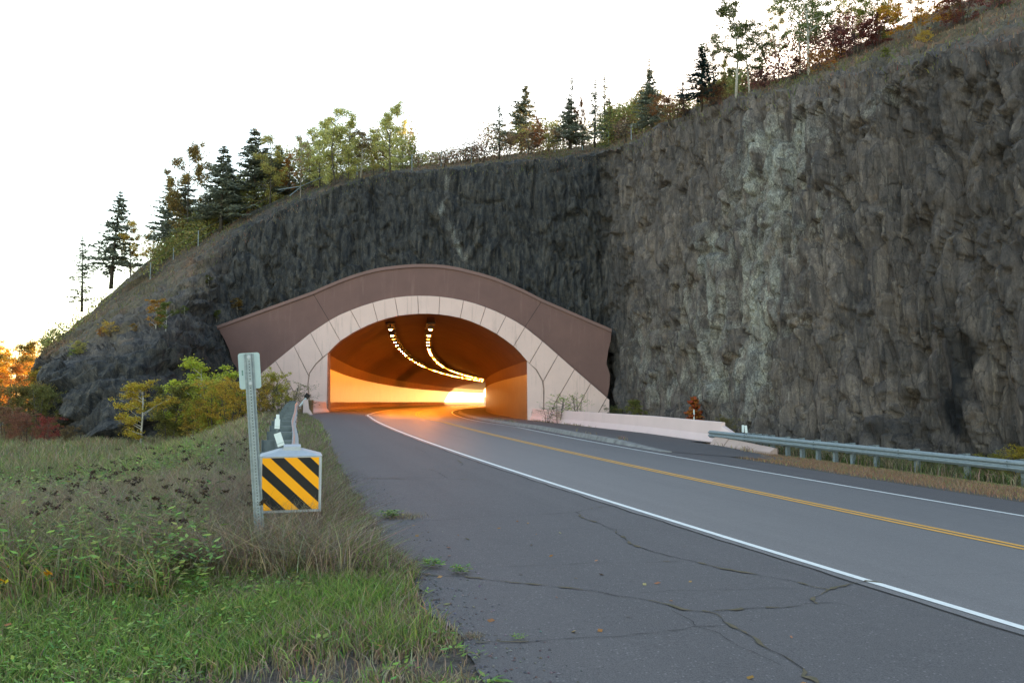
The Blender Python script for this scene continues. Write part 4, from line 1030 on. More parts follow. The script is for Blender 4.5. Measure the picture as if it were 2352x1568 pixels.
# object marker post seen from behind, nearest thing to the camera
pT = px(571, 812, 6.9); pB = px(597.5, 1245, 6.9)
se = empty('sign_post', tuple(pB), 'tall leaning perforated steel post carrying the back of a small rounded plate', 'sign post')
I = Matrix.Translation(-se.location)
ax = Vector(pT - pB); L = ax.length; zc_ = ax.normalized(); xa = Vector((.954, 0.299, 0)); xa = (xa - zc_ * xa.dot(zc_)).normalized(); ya = zc_.cross(xa)
Rm = Matrix((xa, ya, zc_)).transposed()
def pb_(u, v, w): return Vector(pB) + Rm @ Vector((u, v, w))
uc = MB()
pr = [(-.041, .030), (-.028, .030), (-.017, -.004), (.017, -.004), (.028, .030), (.041, .030), (.041, .034), (.025, .034), (.014, .000), (-.014, .000), (-.025, .034), (-.041, .034)]
Vv = [pb_(a, b, w) for w in (-.3, L) for a, b in pr]; n_ = len(pr)
uc.add(Vv, [(k, (k + 1) % n_, (k + 1) % n_ + n_, k + n_) for k in range(n_)] + [tuple(range(n_))[::-1], tuple(range(n_, 2 * n_))])
o = uc.build('post', M['galv'], se); o.matrix_parent_inverse = I
hl = MB(); k = .06
while k < L - .03: hl.add([pb_(.0045 * math.cos(a), -.0055, k + .0045 * math.sin(a)) for a in np.linspace(0, 2 * math.pi, 9)[:-1]], [tuple(range(8))]); k += .0254
o = hl.build('holes', M['black'], se, fixn=False); o.matrix_parent_inverse = I; o['kind'] = 'stuff'
plt = MB(); w_, h_, r0 = .178, .31, .022; out = []
for (cx_, cz_, a0) in ((w_ / 2 - r0, h_ / 2 - r0, 0), (-w_ / 2 + r0, h_ / 2 - r0, 90), (-w_ / 2 + r0, -h_ / 2 + r0, 180), (w_ / 2 - r0, -h_ / 2 + r0, 270)):
    for a in range(0, 91, 15): out.append((cx_ + r0 * math.cos(math.radians(a0 + a)), cz_ + r0 * math.sin(math.radians(a0 + a))))
plt.poly([pb_(u, .0365, L - .145 + v) for u, v in out], Rm @ Vector((0, .003, 0)))
plo = plt.build('plate', M['plate'], se); plo.matrix_parent_inverse = I
stk = MB()
for k in range(4): stk.add([pb_(-.066 + a, .036, L - .145 - .035 + .011 * k + b) for a, b in ((0, 0), (.012, 0), (.012, .008), (0, .008))], [(0, 1, 2, 3)])
stk.build('sticker', mat('green sticker', (.05, .16, .12), (.10, .2, .16), .6, 60), plo, fixn=False)
for w in (L - .03, L - .255):
    bo = MB(); bo.tube([pb_(0, -.004, w), pb_(0, -.016, w)], .011, 8); bo.tube([pb_(0, -.003, w), pb_(0, -.007, w)], .016, 10)
    o = bo.build('bolt', M['alum'], se, fixn=False); o.matrix_parent_inverse = I
# bent metal strap and small box behind the left barrier
p = px(701, 921, 47); e = empty('utility_box', tuple(px(704, 932, 47)), 'small pale box with a loose metal strap above the left barrier end', 'box')
b_ = MB(); b_.box((0.0, 0.2, -.1), (.6, .4, .9)); b_.build('box', M['panel'], e, fixn=False)
s_ = MB(); q0, q1 = Vector(px(706, 909, 46.6)) - e.location, Vector(px(688, 933, 46.6)) - e.location
s_.tube([q0, (q0 + q1) / 2 + Vector((0, 0, -.05)), q1], [.05, .09, .06], 6); s_.build('strap', M['refl'], e)
s_ = MB(); s_.box(q0, (.25, .2, .25), 0, Matrix.Rotation(.6, 3, 'Y')); s_.build('clamp', M['black'], e, fixn=False)
# ------------------------------------------------------------------ vegetation prototypes
def leaf_cards(C, size, r, flat=0.0):
    """one small four sided leaf per centre C, random orientation"""
    n = len(C); a = r.normal(size=(n, 3)); a[:, 2] *= (1 - flat); a /= np.linalg.norm(a, axis=1, keepdims=True)
    b = r.normal(size=(n, 3)); b -= (b * a).sum(1, keepdims=True) * a; b /= np.linalg.norm(b, axis=1, keepdims=True)
    s = (size * (0.6 + 0.8 * r.random(n)))[:, None]
    V = np.stack([C - a * s, C + b * s * .42, C + a * s, C - b * s * .42], 1).reshape(-1, 3)
    Fq = np.arange(4 * n).reshape(n, 4); v = np.repeat(r.random(n), 4)
    return V, Fq, v

def spruce_proto(seed, h=10.0, w=0.16, sparse=1.0, top_thin=0.3):
    r = np.random.default_rng(seed)
    mb = MB(); lean = r.normal(size=2) * .02 * h
    mb.tube([(0, 0, -.5), (lean[0] * .3, lean[1] * .3, h * .4), (lean[0], lean[1], h)], [.018 * h * .7, .010 * h * .7, .01], 6)
    C = []; z = h * (.08 + .12 * r.random())
    while z < h * .985:
        t = z / h; L = w * h * (1 - t) ** (.75 + .3 * r.random()) * (.75 + .5 * r.random()) + .12
        if t > 1 - top_thin: L *= .8
        nb = int(4 + 3 * r.random())
        for k in range(nb):
            if r.random() > .9 * sparse: continue
            a = r.random() * 2 * math.pi; l = L * (.55 + .6 * r.random()); droop = -.18 - .2 * r.random() + .35 * t
            n = max(4, int(l * 26 * sparse)); s = r.random(n) ** .7
            x = s * l; zz = z + droop * x + .10 * l * s * s
            off = r.normal(size=(n, 3)) * np.array([.09, .09, .05]) * (0.6 + l * .5)
            P = np.stack([np.cos(a) * x + lean[0] * t, np.sin(a) * x + lean[1] * t, zz], 1) + off
            C.append(P)
            if k % 2 == 0: mb.tube([(lean[0] * t, lean[1] * t, z), (math.cos(a) * l * .9, math.sin(a) * l * .9, z + droop * l * .9)], [.02, .006], 3, cap=False)
        z += h * .022 * (.7 + .6 * r.random()) + .05
    C = np.concatenate(C)
    V, Fq, v = leaf_cards(C, .135, r, .35)
    return mb, V, Fq, v

def broad_proto(seed, h=8.0, w=.28, start=.25, leaves=3600, stems=1, lsize=.11, clump=.5, sparse=1.0, shape=1.0):
    r = np.random.default_rng(seed); mb = MB(); tips = []
    for s in range(stems):
        a0 = r.random() * 6.28; sp = (0.05 if stems == 1 else .55) * w * h
        top = np.array([math.cos(a0) * sp, math.sin(a0) * sp, h * (.85 + .15 * r.random())]); bs = np.array([math.cos(a0), math.sin(a0), 0]) * (0 if stems == 1 else .04 * h)
        mid = (top + bs) * .5 + r.normal(size=3) * .02 * h
        R0 = .011 * h / stems ** .5 + .015
        mb.tube([bs - (0, 0, .4), mid, top], [R0, R0 * .6, .012], 6)
        nb = int((16 if stems == 1 else 8))
        for k in range(nb):
            t = start + (1 - start) * (k + r.random()) / nb; t = min(t, .97)
            p = bs + (mid - bs) * (t * 2) if t < .5 else mid + (top - mid) * (t * 2 - 1)
            prof_ = math.sin(math.pi * min(1, max(.08, (t - start) / (1 - start)) ** .75 * .93 + .05)) ** (.8 * shape)
            l = w * h * (.45 + .75 * prof_) * (.6 + .6 * r.random()); a = r.random() * 6.28
            e_ = p + np.array([math.cos(a) * l, math.sin(a) * l, l * (.35 + .55 * r.random())])
            mb.tube([p, (p + e_) / 2 + r.normal(size=3) * .03 * l, e_], [R0 * .42, R0 * .25, .006], 4, cap=False)
            for q in range(3 + int(l * 2)):
                f = .35 + .65 * r.random(); tips.append((p + (e_ - p) * f + r.normal(size=3) * .16 * l, l))
        tips.append((top, .4 * w * h)); tips.append((top - (0, 0, .06 * h), .4 * w * h))
    T_ = np.array([t[0] for t in tips]); per = max(6, int(leaves / len(T_)))
    wts = r.random(len(T_)) ** 1.2 * 2 * sparse
    C = np.concatenate([T_[i] + r.normal(size=(max(2, int(per * wts[i])), 3)) * np.array([.22, .22, .15]) * clump * (h / 8) ** .5 * (.7 + .6 * r.random()) for i in range(len(T_))])
    V, Fq, v = leaf_cards(C, lsize, r, .1)
    return mb, V, Fq, v

def proto(name, kind, mats, parts=('trunk', 'crown'), **kw):
    mb, V, Fq, v = (spruce_proto if kind == 'spruce' else broad_proto)(**kw)
    e = bpy.data.objects.new(name, None)
    tr = mb.build(parts[0], mats[0], None, True, fixn=False); cr = mesh_obj(parts[1], V, Fq, mats[1], None, attrs={'v': v})
    for o in (tr, cr): COL.objects.unlink(o)
    H = max(V[:, 2]); e['H'] = float(H)
    return (name, tr, cr, float(H))
PR_ = {}
for i in range(4): PR_['spruce%d' % i] = proto('spruce_tree', 'spruce', (M['bark'], M['needle']), seed=100 + i, w=(.19, .23, .20, .26)[i], sparse=(1.3, 1.5, 1.2, 1.6)[i])
for i in range(3): PR_['thin%d' % i] = proto('spruce_tree', 'spruce', (M['bark'], M['needle']), seed=120 + i, w=(.15, .17, .19)[i], sparse=.7)
for i in range(4): PR_['aspen%d' % i] = proto('aspen_tree', 'broad', (M['bark'], M['leaf']), seed=140 + i, w=(.24, .28, .22, .30)[i], leaves=10500, start=.05, clump=.95, lsize=.085)
for i in range(3): PR_['birch%d' % i] = proto('birch_tree', 'broad', (M['birch'], M['leaf']), seed=160 + i, w=(.17, .20, .24)[i], leaves=5200, start=.3, clump=.8, lsize=.085)
PR_['bigbirch'] = proto('birch_tree', 'broad', (M['birch'], M['leaf']), seed=171, w=.40, leaves=22000, start=.12, stems=3, clump=.9, lsize=.075)
for i in range(4): PR_['shrub%d' % i] = proto('shrub', 'broad', (M['bark'], M['leaf']), parts=('stems', 'foliage'), seed=180 + i, h=3.0, w=(.34, .42, .30, .5)[i], leaves=9500, start=.06, stems=(4, 5, 3, 6)[i], lsize=.045, clump=.75)
for i in range(3): PR_['sapling%d' % i] = proto('young_birch', 'broad', (M['birch'], M['leaf']), seed=190 + i, h=4.0, w=(.24, .28, .2)[i], leaves=6500, start=.16, lsize=.055, clump=.75)
for i in range(2): PR_['thinshrub%d' % i] = proto('shrub', 'broad', (M['bark'], M['leaf']), parts=('stems', 'foliage'), seed=200 + i, h=3.0, w=.36, leaves=1100, start=.2, stems=4, lsize=.05, clump=.6)
PR_['conifer'] = proto('small_conifer', 'spruce', (M['bark'], M['needle']), seed=210, h=3.0, w=.24, sparse=2.2)
PR_['bare'] = proto('bare_tree', 'broad', (M['dead'], M['leaf']), seed=215, w=.3, leaves=120, start=.2, h=6)
CNT = {}
def hillz(X, Y):
    h = BV.ray_cast(Vector((X, Y, 90)), Vector((0, 0, -1)), 200)
    return h[0].z if h[0] is not None else None
def place(kind, x, ytop, color, label, ybase=None, Y=None, wide=1.0, cat='tree', on='hill', rot=None, group=None):
    """stand a plant on the hill, cliff or meadow so that its foot and top are where the photo has them"""
    name, tr, cr, H = PR_[kind]
    if on == 'hill' and ybase is not None and Y is None:
        d = pxdir(x, ybase); h = BV.ray_cast(Vector((0, 0, CAMZ)), Vector(d).normalized(), 300)
        p = np.array(h[0]) if h[0] is not None else px(x, ybase, 75)
    elif on == 'hill':
        p = px(x, ybase or 400, Y); z = hillz(p[0], Y)
        if z is not None: p[2] = z
    elif on == 'ground' and Y is None:
        p = gpt(x, ybase)
    else:
        p = px(x, ybase or 400, Y); p[2] = float(zg(p[0], p[1])) if on == 'ground' else p[2]
    Yd = p[1]; hgt = px(x, ytop, Yd)[2] - p[2]
    if hgt < .3: print('short', label, hgt); hgt = .5
    s = hgt / H
    e = empty(name, tuple(p), label, cat, group, rz=(rot if rot is not None else random.Random(label).random() * 6.28))
    wide = wide * ({'spru': 1.75, 'thin': 1.55}.get(kind[:4], .92 if kind[:5] == 'aspen' else 1.35)) * (1.5 if kind == 'bigbirch' else 1); e.scale = (s * wide, s * wide, s)
    for o in (tr, cr):
        c = o.copy(); COL.objects.link(c); c.parent = e
        if o is cr: c.color = (*color, 1)
    return e
GR = (.19, .25, .05); OL = (.46, .42, .13); YE = (.60, .44, .09); GO = (.66, .38, .04); OR = (.42, .20, .045); RD = (.30, .10, .08); DK = (.14, .16, .11); BR = (.34, .23, .13); MA = (.27, .13, .10); PG = (.56, .56, .20)
SP = (.19, .21, .15)
# left ridge
place('thin0', 188, 540, SP, 'lone spindly spruce lowest on the left ridge against the sky', 708)
place('spruce2', 255, 440, SP, 'dense leaning spruce second up the left ridge', 652)
place('aspen0', 300, 502, YE, 'pale yellow birch just right of the lone dense spruce', 628, wide=1.1)
place('spruce0', 383, 402, SP, 'slim pointed spruce left of the tall airy aspen', 575, wide=.9)
place('aspen3', 345, 520, YE, 'low yellow birch between two spruces on the left ridge', 600, wide=.9)
place('aspen2', 432, 315, (.28, .21, .07), 'tall airy aspen rising above the left spruces', 560, wide=.8)
place('spruce3', 422, 400, SP, 'broad spruce in front of the tall airy aspen', 560)
place('thin2', 468, 430, SP, 'grey half bare spruce beside the tall airy aspen', 545)
place('spruce1', 507, 330, SP, 'tall dark spruce left of the biggest ridge spruce', 530)
place('spruce0', 528, 370, DK, 'dark spruce behind the small bright yellow birch', 510, wide=1.2)
place('aspen1', 548, 400, PG, 'bright yellow green birch at the foot of the dark spruces', 500, wide=.8)
place('spruce1', 586, 290, SP, 'biggest dark spruce on the left ridge', 480, wide=1.1)
place('aspen0', 620, 305, OL, 'olive aspen directly right of the biggest ridge spruce', 470)
place('spruce3', 642, 335, SP, 'short dark spruce between two olive aspens', 455)
place('aspen3', 665, 340, OR, 'orange tinged aspen left of the bare snag', 450, wide=.8)
place('aspen1', 712, 300, OL, 'olive aspen right of the bare snag', 435, wide=.9)
place('aspen2', 735, 262, PG, 'pale green aspen left of the tallest pale aspen', 430)
place('aspen0', 770, 238, PG, 'tallest pale green aspen above the tunnel on the left', 425)
place('aspen3', 762, 330, OL, 'low olive aspen under the tallest pale aspen', 425)
place('spruce2', 722, 370, DK, 'small dark spruce hidden among the pale aspens', 430)
place('aspen2', 800, 268, PG, 'narrow pale aspen in the middle of the aspen row', 415)
place('birch2', 828, 290, (.22, .17, .08), 'thin brownish birch in the aspen row', 410)
place('aspen1', 858, 300, OL, 'rounded olive aspen left of the last tall aspen', 402)
place('aspen2', 896, 232, PG, 'last tall aspen with a pointed top before the sky gap', 395)
place('aspen3', 925, 262, PG, 'wide pale aspen at the right end of the aspen row', 388, wide=.85)
place('aspen0', 880, 330, (.24, .15, .08), 'reddish low aspen in front of the last tall aspen', 396)
place('aspen1', 945, 325, GR, 'green aspen overhanging the sky gap', 386, wide=.6)
# snag, brush and fallen branches
place('bare', 690, 305, (.3, .2, .1), 'bare pale snag standing among the left aspens', 455, wide=.35)
place('bare', 612, 405, (.3, .28, .25), 'bleached fallen branches lying at the cliff top below the aspens', 470, cat='dead branches', wide=1.6)
# gap and middle
for i, (x, yt, yb, c, l, w) in enumerate([(1020, 350, 385, BR, 'small bush at the left side of the sky gap', 1.4), (1070, 300, 375, BR, 'airy leafless bush right of the sky gap', .9), (1108, 322, 372, MA, 'low reddish bush under the first middle spruce', 1.2)]):
    place('thinshrub%d' % (i % 2), x, yt, c, l, yb, cat='bush', wide=w)
place('thin1', 1147, 240, SP, 'thin spruce left of the neat pointed spruce', 360, wide=1.0)
place('spruce1', 1197, 196, SP, 'neat pointed spruce standing alone above the tunnel', 352)
place('aspen3', 1235, 262, (.36, .16, .06), 'orange lit small tree right of the neat pointed spruce', 345, wide=.7)
place('shrub0', 1168, 300, BR, 'brown bush left of the neat pointed spruce foot', 352, cat='bush')
place('shrub1', 1215, 290, (.18, .10, .06), 'reddish brown bush before the neat pointed spruce', 348, cat='bush')
place('shrub2', 1262, 305, OL, 'olive bush behind the fence in the middle', 343, cat='bush')
place('thin2', 1312, 176, SP, 'tall ragged spruce left of the pair of bare spruces', 335, wide=.7)
place('spruce3', 1308, 225, SP, 'bushy spruce under the tall ragged spruce', 335)
place('aspen2', 1335, 225, (.32, .17, .08), 'small orange tree between the ragged spruces', 332, wide=.55)
place('thin0', 1366, 185, SP, 'left of two tall half bare spruces', 330, wide=.9)
place('thin1', 1388, 165, SP, 'right of two tall half bare spruces', 328, wide=.7)
place('spruce1', 1405, 230, SP, 'short full spruce at the foot of the bare spruces', 330, wide=.9)
place('shrub3', 1290, 292, BR, 'wide brown bush before the bushy spruce', 340, cat='bush')
place('shrub0', 1340, 300, OL, 'olive brown bush by the fence below the bare spruces', 335, cat='bush')
place('thinshrub0', 1438, 270, BR, 'airy little bush between spruces near the corner', 326, cat='bush')
place('spruce3', 1497, 160, SP, 'thick dark spruce at the start of the right cliff', 298, wide=.75)
place('thin0', 1496, 128, SP, 'thin spire rising through the thick dark spruce', 298, wide=.7)
place('aspen1', 1475, 195, (.28, .20, .06), 'yellowish birch left of the thick dark spruce', 305, wide=.6)
place('shrub1', 1545, 200, (.30, .15, .06), 'orange leafed bush in the gap after the thick spruce', 290, cat='bush')
place('thin2', 1572, 185, (.12, .07, .04), 'small rusty conifer before the blue green spruce', 272)
place('spruce2', 1612, 95, (.03, .055, .05), 'blue green spruce left of the white birches', 250)
place('aspen3', 1640, 60, (.20, .17, .05), 'tall olive birch leaning over the blue green spruce', 235, wide=.7)
place('birch1', 1690, 10, (.16, .18, .07), 'tall white stemmed birch with sparse green leaves', 222)
place('aspen2', 1668, 130, OL, 'bushy olive birch at the white stem foot', 228, wide=.7)
place('birch0', 1722, 55, (.16, .18, .07), 'slender birch right of the tall white stemmed birch', 215)
place('shrub3', 1640, 195, (.24, .12, .06), 'rusty low bush at the foot of the blue green spruce', 246, cat='bush')
place('birch0', 1788, 10, (.18, .20, .08), 'very thin birch standing in front of the sky', 185, wide=.6)
place('birch2', 1858, -70, (.20, .24, .09), 'large open birch with two white stems cut off by the frame', 172, wide=.9)
place('birch1', 1838, -40, (.20, .24, .09), 'open birch just left of the large two stemmed birch', 178, wide=.8)
for i, (x, yt, yb, c, l) in enumerate([(1752, 160, 205, MA, 'low crimson bush lowest on the right slope'), (1790, 152, 190, RD, 'crimson bush below the very thin birch'), (1828, 135, 180, MA, 'crimson bush at the open birch foot'), (1885, 110, 165, OR, 'orange brown bush right of the large birch'), (1925, 60, 142, MA, 'tall maroon bush at the middle of the right slope'), (1965, 35, 125, RD, 'second tall maroon bush next to the golden birch'), (2010, 30, 110, (.2, .07, .05), 'third maroon bush behind the golden birch'), (2215, -40, 55, (.22, .07, .05), 'maroon bushes uphill of the golden birch'), (2290, -60, 20, RD, 'highest maroon bush near the top right')]):
    place('shrub%d' % (i % 4), x, yt, c, l, yb, cat='bush', wide=1.0)
place('aspen1', 1960, -60, OL, 'olive green birch left of the golden birch', 118, wide=.8)
place('aspen0', 2010, -90, (.22, .24, .05), 'tall green birch behind the golden birch', 105)
place('bigbirch', 2112, -40, GO, 'golden yellow birch clump with white stems on the slope', 84, wide=1.0)
place('aspen3', 2190, -60, (.3, .2, .04), 'yellow birch right of the golden clump', 60, wide=.7)
place('shrub0', 2124, 68, YE, 'small yellow bush at the golden birch foot', 104, cat='bush')
place('shrub2', 2035, 108, (.2, .22, .04), 'tiny yellow green bush on the grassy lip', 132, cat='bush')
# plants on the left rock
place('sapling0', 357, 683, (.42, .24, .04), 'small orange birch growing on the left rock ledge', 762, cat='young tree')
place('sapling1', 380, 690, (.14, .17, .04), 'small green birch beside the orange one on the ledge', 765, cat='young tree', wide=.8)
place('shrub1', 255, 735, YE, 'yellow bush halfway up the left rock slope', 772, cat='bush')
place('shrub2', 232, 750, OR, 'orange bush touching the yellow one on the rock slope', 775, cat='bush')
place('shrub0', 182, 780, OL, 'olive bush low on the left rock slope', 815, cat='bush')
place('shrub3', 168, 800, GR, 'dark green bush lowest on the left rock slope', 825, cat='bush')
place('shrub2', 308, 742, (.3, .2, .05), 'thin yellow bush near the middle of the rock slope', 765, cat='bush')
for x, yt, yb, c, l in ((545, 680, 722, (.24, .16, .04), 'brown orange sapling clinging to the dark rock above the headwall'), (498, 710, 738, (.16, .19, .04), 'yellow green sapling clinging to the dark rock left of the headwall'), (423, 700, 725, (.13, .16, .04), 'tiny green sapling high on the dark left rock'), (478, 630, 655, (.12, .12, .035), 'small green tuft near the top of the dark left rock')):
    place('sapling2', x, yt, c, l, yb, cat='young tree', wide=1.4)
# shrubs in front of the left outcrop
for k, x, yt, yb, Y, c, l, w in [
    ('sapling1', 322, 868, 1022, 36, (.46, .36, .05), 'slim yellow orange tree standing free in front of the black rock', .95),
    ('shrub2', 390, 878, 1008, 38, (.16, .16, .04), 'olive shrub right of the slim yellow tree', .8),
    ('sapling0', 462, 815, 1000, 40, (.40, .46, .06), 'tall bright green young tree before the black rock', 1.0),
    ('shrub1', 440, 900, 1000, 37, (.42, .30, .05), 'orange and green shrub left of the tall bright green tree', .7),
    ('shrub0', 490, 860, 1005, 37, (.34, .38, .06), 'bright green shrub beneath the tall young tree', .8),
    ('shrub3', 528, 862, 1005, 36, (.48, .34, .05), 'yellow shrub left of the leaning post', .75),
    ('shrub2', 556, 872, 1000, 38, (.44, .36, .05), 'golden green shrub directly behind the leaning post', .7),
    ('shrub0', 425, 870, 1004, 41, (.26, .24, .05), 'dense yellow olive shrub close to the black rock, behind the orange green one', 1.0),
    ('shrub2', 505, 885, 1000, 40, (.36, .27, .045), 'dense golden shrub between the tall green tree and the yellow shrub', 1.0),
    ('shrub3', 645, 880, 962, 43, (.22, .22, .06), 'olive shrub right of the yellow green one at the pink wall', .7),
    ('shrub1', 585, 868, 985, 40, (.34, .24, .05), 'orange flecked shrub just right of the leaning post', .8),
    ('shrub1', 620, 842, 965, 41, (.38, .36, .06), 'yellow green shrub against the pink wall right of the post', .72),
    ('shrub0', 300, 965, 1022, 37, (.13, .11, .05), 'low brown bush at the slim yellow tree foot', .8),
    ('shrub3', 62, 940, 1012, 39, (.26, .12, .07), 'red leafed sumac at the far left below the golden trees', .9),
    ('shrub2', 25, 930, 1012, 40, (.26, .15, .08), 'dull red sumac at the left frame edge', .9),
    ('shrub1', 118, 948, 1020, 38, (.30, .08, .055), 'bright red sumac nearest the black rock', .7),
    ('shrub0', 155, 975, 1022, 37, (.18, .13, .06), 'brown bush beneath the black rock nose', .9),
    ('shrub0', 95, 878, 1000, 46, (.17, .17, .05), 'tall olive bush against the left nose of the rock', .8),
    ('shrub3', 52, 872, 1000, 48, (.24, .18, .05), 'brownish yellow bush behind the red sumac', .9),
    ('shrub1', 12, 868, 1000, 47, (.20, .17, .05), 'olive bush at the frame edge behind the sumac', .9),
    ('sapling1', 106, 838, 950, 56, (.36, .26, .04), 'yellow birch peeping left of the rock nose', .9),
    ('aspen1', 78, 840, 960, 60, (.24, .18, .05), 'leafy ochre tree close to the rock nose', .7)]:
    place(k, x, yt, c, l, yb, Y=Y, on='ground', wide=w, cat='tree' if k in ('aspen1',) else ('young tree' if 'sap' in k else 'shrub'))
for i, (x, yt, Y, c, l) in enumerate([(-30, 785, 205, GO, 'sunlit golden tree partly out of frame at the far left'), (10, 778, 200, GO, 'sunlit golden tree at the left end'), (40, 775, 190, (.30, .22, .05), 'taller green gold tree among the sunlit ones'), (66, 795, 196, GO, 'sunlit golden tree close to the rock'), (92, 812, 215, GO, 'sunlit golden tree half behind the rock nose'), (-8, 820, 180, GO, 'lower golden tree at the left edge'), (26, 830, 176, OR, 'lower orange tree beneath the sunlit gold ones')]):
    place('aspen%d' % (i % 4), x, yt, c, l, 920, Y=Y, on='ground', wide=1.5)
# plants near the right barrier
place('thinshrub0', 1281, 903, (.32, .42, .12), 'sparse leafy bush behind the barrier against the pink wall', 960, Y=58, on='ground', cat='bush', wide=1.0)
place('thinshrub1', 1330, 898, (.30, .40, .12), 'upright leafy sapling behind the barrier, right of the sparse bush', 960, Y=57, on='ground', cat='bush', wide=.7)
place('thinshrub1', 1255, 930, (.14, .2, .06), 'low weeds on top of the barrier by the tunnel mouth', 960, Y=58, on='ground', cat='bush', wide=1.4)
place('shrub2', 1460, 915, (.18, .19, .05), 'dull yellow green bush at the cliff foot behind the barrier', 985, Y=52, on='ground', cat='bush', wide=.8)
place('shrub0', 1415, 928, (.10, .12, .05), 'small dark bush in the corner beside the portal', 985, Y=58, on='ground', cat='bush', wide=.8)
place('conifer', 1594, 908, (.36, .12, .03), 'rust orange little conifer between barrier and cliff', 990, Y=50, on='ground', cat='conifer', wide=.95)
place('shrub1', 1680, 950, (.20, .18, .07), 'tan bush behind the far end of the barrier', 1010, Y=40, on='ground', cat='bush', wide=.7)
place('thinshrub0', 664, 872, (.16, .18, .07), 'thin bush before the pink wall left of the tunnel', 945, Y=58, on='ground', cat='bush', wide=1.0)
place('thinshrub1', 690, 900, (.20, .16, .08), 'dry wisp beside the barrier start', 955, Y=47, on='ground', cat='bush', wide=1.4)
for i, (x, yt, Y, c, l) in enumerate([(2345, 1018, 25.5, (.32, .26, .04), 'goldenrod in yellow bloom at the right frame edge'), (2310, 1035, 26, (.24, .22, .05), 'yellow green weed left of the goldenrod'), (2255, 1058, 26.5, (.13, .16, .05), 'green bush behind the rail near the right edge'), (2170, 1045, 28, (.14, .17, .05), 'green bush behind the rail at the third last post'), (2120, 1052, 28.5, (.12, .13, .05), 'dull bush behind the rail by the wet rock'), (2030, 1035, 30, (.14, .17, .05), 'bright weed clump behind the rail below the low wet stain'), (1945, 1030, 32, (.13, .14, .05), 'olive bush behind the rail right of the close posts'), (1870, 1022, 33.5, (.16, .18, .05), 'leafy weed behind the rail among the posts'), (1800, 1012, 35, (.12, .12, .05), 'brownish bush behind the rail near the toe')]):
    place('shrub%d' % (i % 4), x, yt, c, l, 1050, Y=Y, on='ground', cat='bush', wide=1.3)

# ------------------------------------------------------------------ cliff top fence
fe = empty('chain_link_fence', tuple(px(1013, 380, 73)), 'low wire fence with steel posts along the top of the dark cliff', 'fence')
I = Matrix.Translation(-fe.location); tops = []
for x, yt, yb in ((345, 603, 642), (398, 568, 596), (455, 530, 566), (690, 418, 452), (753, 400, 424), (820, 377, 405), (946, 355, 391), (1013, 350, 385), (1083, 338, 374), (1147, 325, 364), (1209, 318, 356), (1275, 313, 350), (1338, 310, 346), (1398, 292, 336), (1450, 286, 322)):
    d = Vector(pxdir(x, yb)).normalized(); h = BV.ray_cast(Vector((0, 0, CAMZ)), d, 200); p = h[0] if h[0] is not None else Vector(px(x, yb, 72.5))
    t = Vector(px(x, yt, p.y)); tops.append((Vector((p.x, p.y, t.z)), p))
    q = MB(); q.tube([p - Vector((0, 0, .5)), Vector((p.x, p.y, t.z))], .045, 6); o = q.build('post', M['galv'], fe, fixn=False); o.matrix_parent_inverse = I
w = MB()
for (a, pa), (b_, pb2) in zip(tops[:-1], tops[1:]):
    if (b_ - a).length > 14: continue
    for f in (0.02, .5, .95): w.tube([a.lerp(pa, f), b_.lerp(pb2, f)], .012, 3, cap=False)
o = w.build('wires', M['galvdark'], fe, fixn=False); o.matrix_parent_inverse = I
w = MB(); a, pa = tops[3]; b_, pb2 = tops[4]
for q0, q1 in ((a.lerp(pa, .3), Vector(px(640, 436, a.y))), (a.lerp(pa, .3), Vector(px(752, 402, b_.y))), (a.lerp(pa, .35), Vector(px(665, 450, a.y - 1)))): w.tube([q0, q1], .04, 5)
o = w.build('brace', M['galv'], fe, fixn=False); o.matrix_parent_inverse = I

# ------------------------------------------------------------------ grass, weeds and ground cover (nobody could count them)
def blades(P, H, Wd, colr, r, lean=.35, curl=.3):
    n = len(P); a = r.random(n) * 2 * np.pi; ln = (r.random(n) * lean + .05) * H
    dx, dy = np.cos(a) * ln, np.sin(a) * ln; b = r.random(n) * 2 * np.pi; wx, wy = np.cos(b) * Wd / 2, np.sin(b) * Wd / 2
    z = P[:, 2]
    V = np.stack([np.stack([P[:, 0] - wx, P[:, 1] - wy, z], 1), np.stack([P[:, 0] + wx, P[:, 1] + wy, z], 1),
                  np.stack([P[:, 0] + dx * .35 + wx * .8, P[:, 1] + dy * .35 + wy * .8, z + H * .55], 1), np.stack([P[:, 0] + dx * .35 - wx * .8, P[:, 1] + dy * .35 - wy * .8, z + H * .55], 1),
                  np.stack([P[:, 0] + dx * (1 + curl), P[:, 1] + dy * (1 + curl), z + H * (1 - curl * .3 * r.random(n))], 1)], 1)
    i = np.arange(n)[:, None] * 5
    F4 = np.concatenate([i + [0, 1, 2, 3]], 1); F3 = i + [3, 2, 4, 4]
    # triangles written as degenerate-free quads: split tip in two verts
    V = np.concatenate([V, V[:, 4:5] + np.stack([wx, wy, wx * 0], 1)[:, None] * .15], 1)
    i = np.arange(n)[:, None] * 6; Fq_ = np.concatenate([i + [0, 1, 2, 3], i + [3, 2, 5, 4]])
    return V.reshape(-1, 3), Fq_, np.repeat(colr, 6, 0)
def palette(cols, n, r, var=.25):
    c = np.array(cols)[r.integers(0, len(cols), n)]; return np.clip(c * (1 - var + 2 * var * r.random((n, 1))) * (1 + .12 * r.normal(size=(n, 3))), .004, .9)
def stuff(name, Vs, label, m):
    off = 0; F_ = []; 
    for v, f, c in Vs: F_.append(f + off); off += len(v)
    o = mesh_obj(name, np.concatenate([v for v, _, _ in Vs]), np.concatenate(F_), m, attrs={'col': np.concatenate([c for _, _, c in Vs])})
    o['kind'] = 'stuff'; o['label'] = label; return o
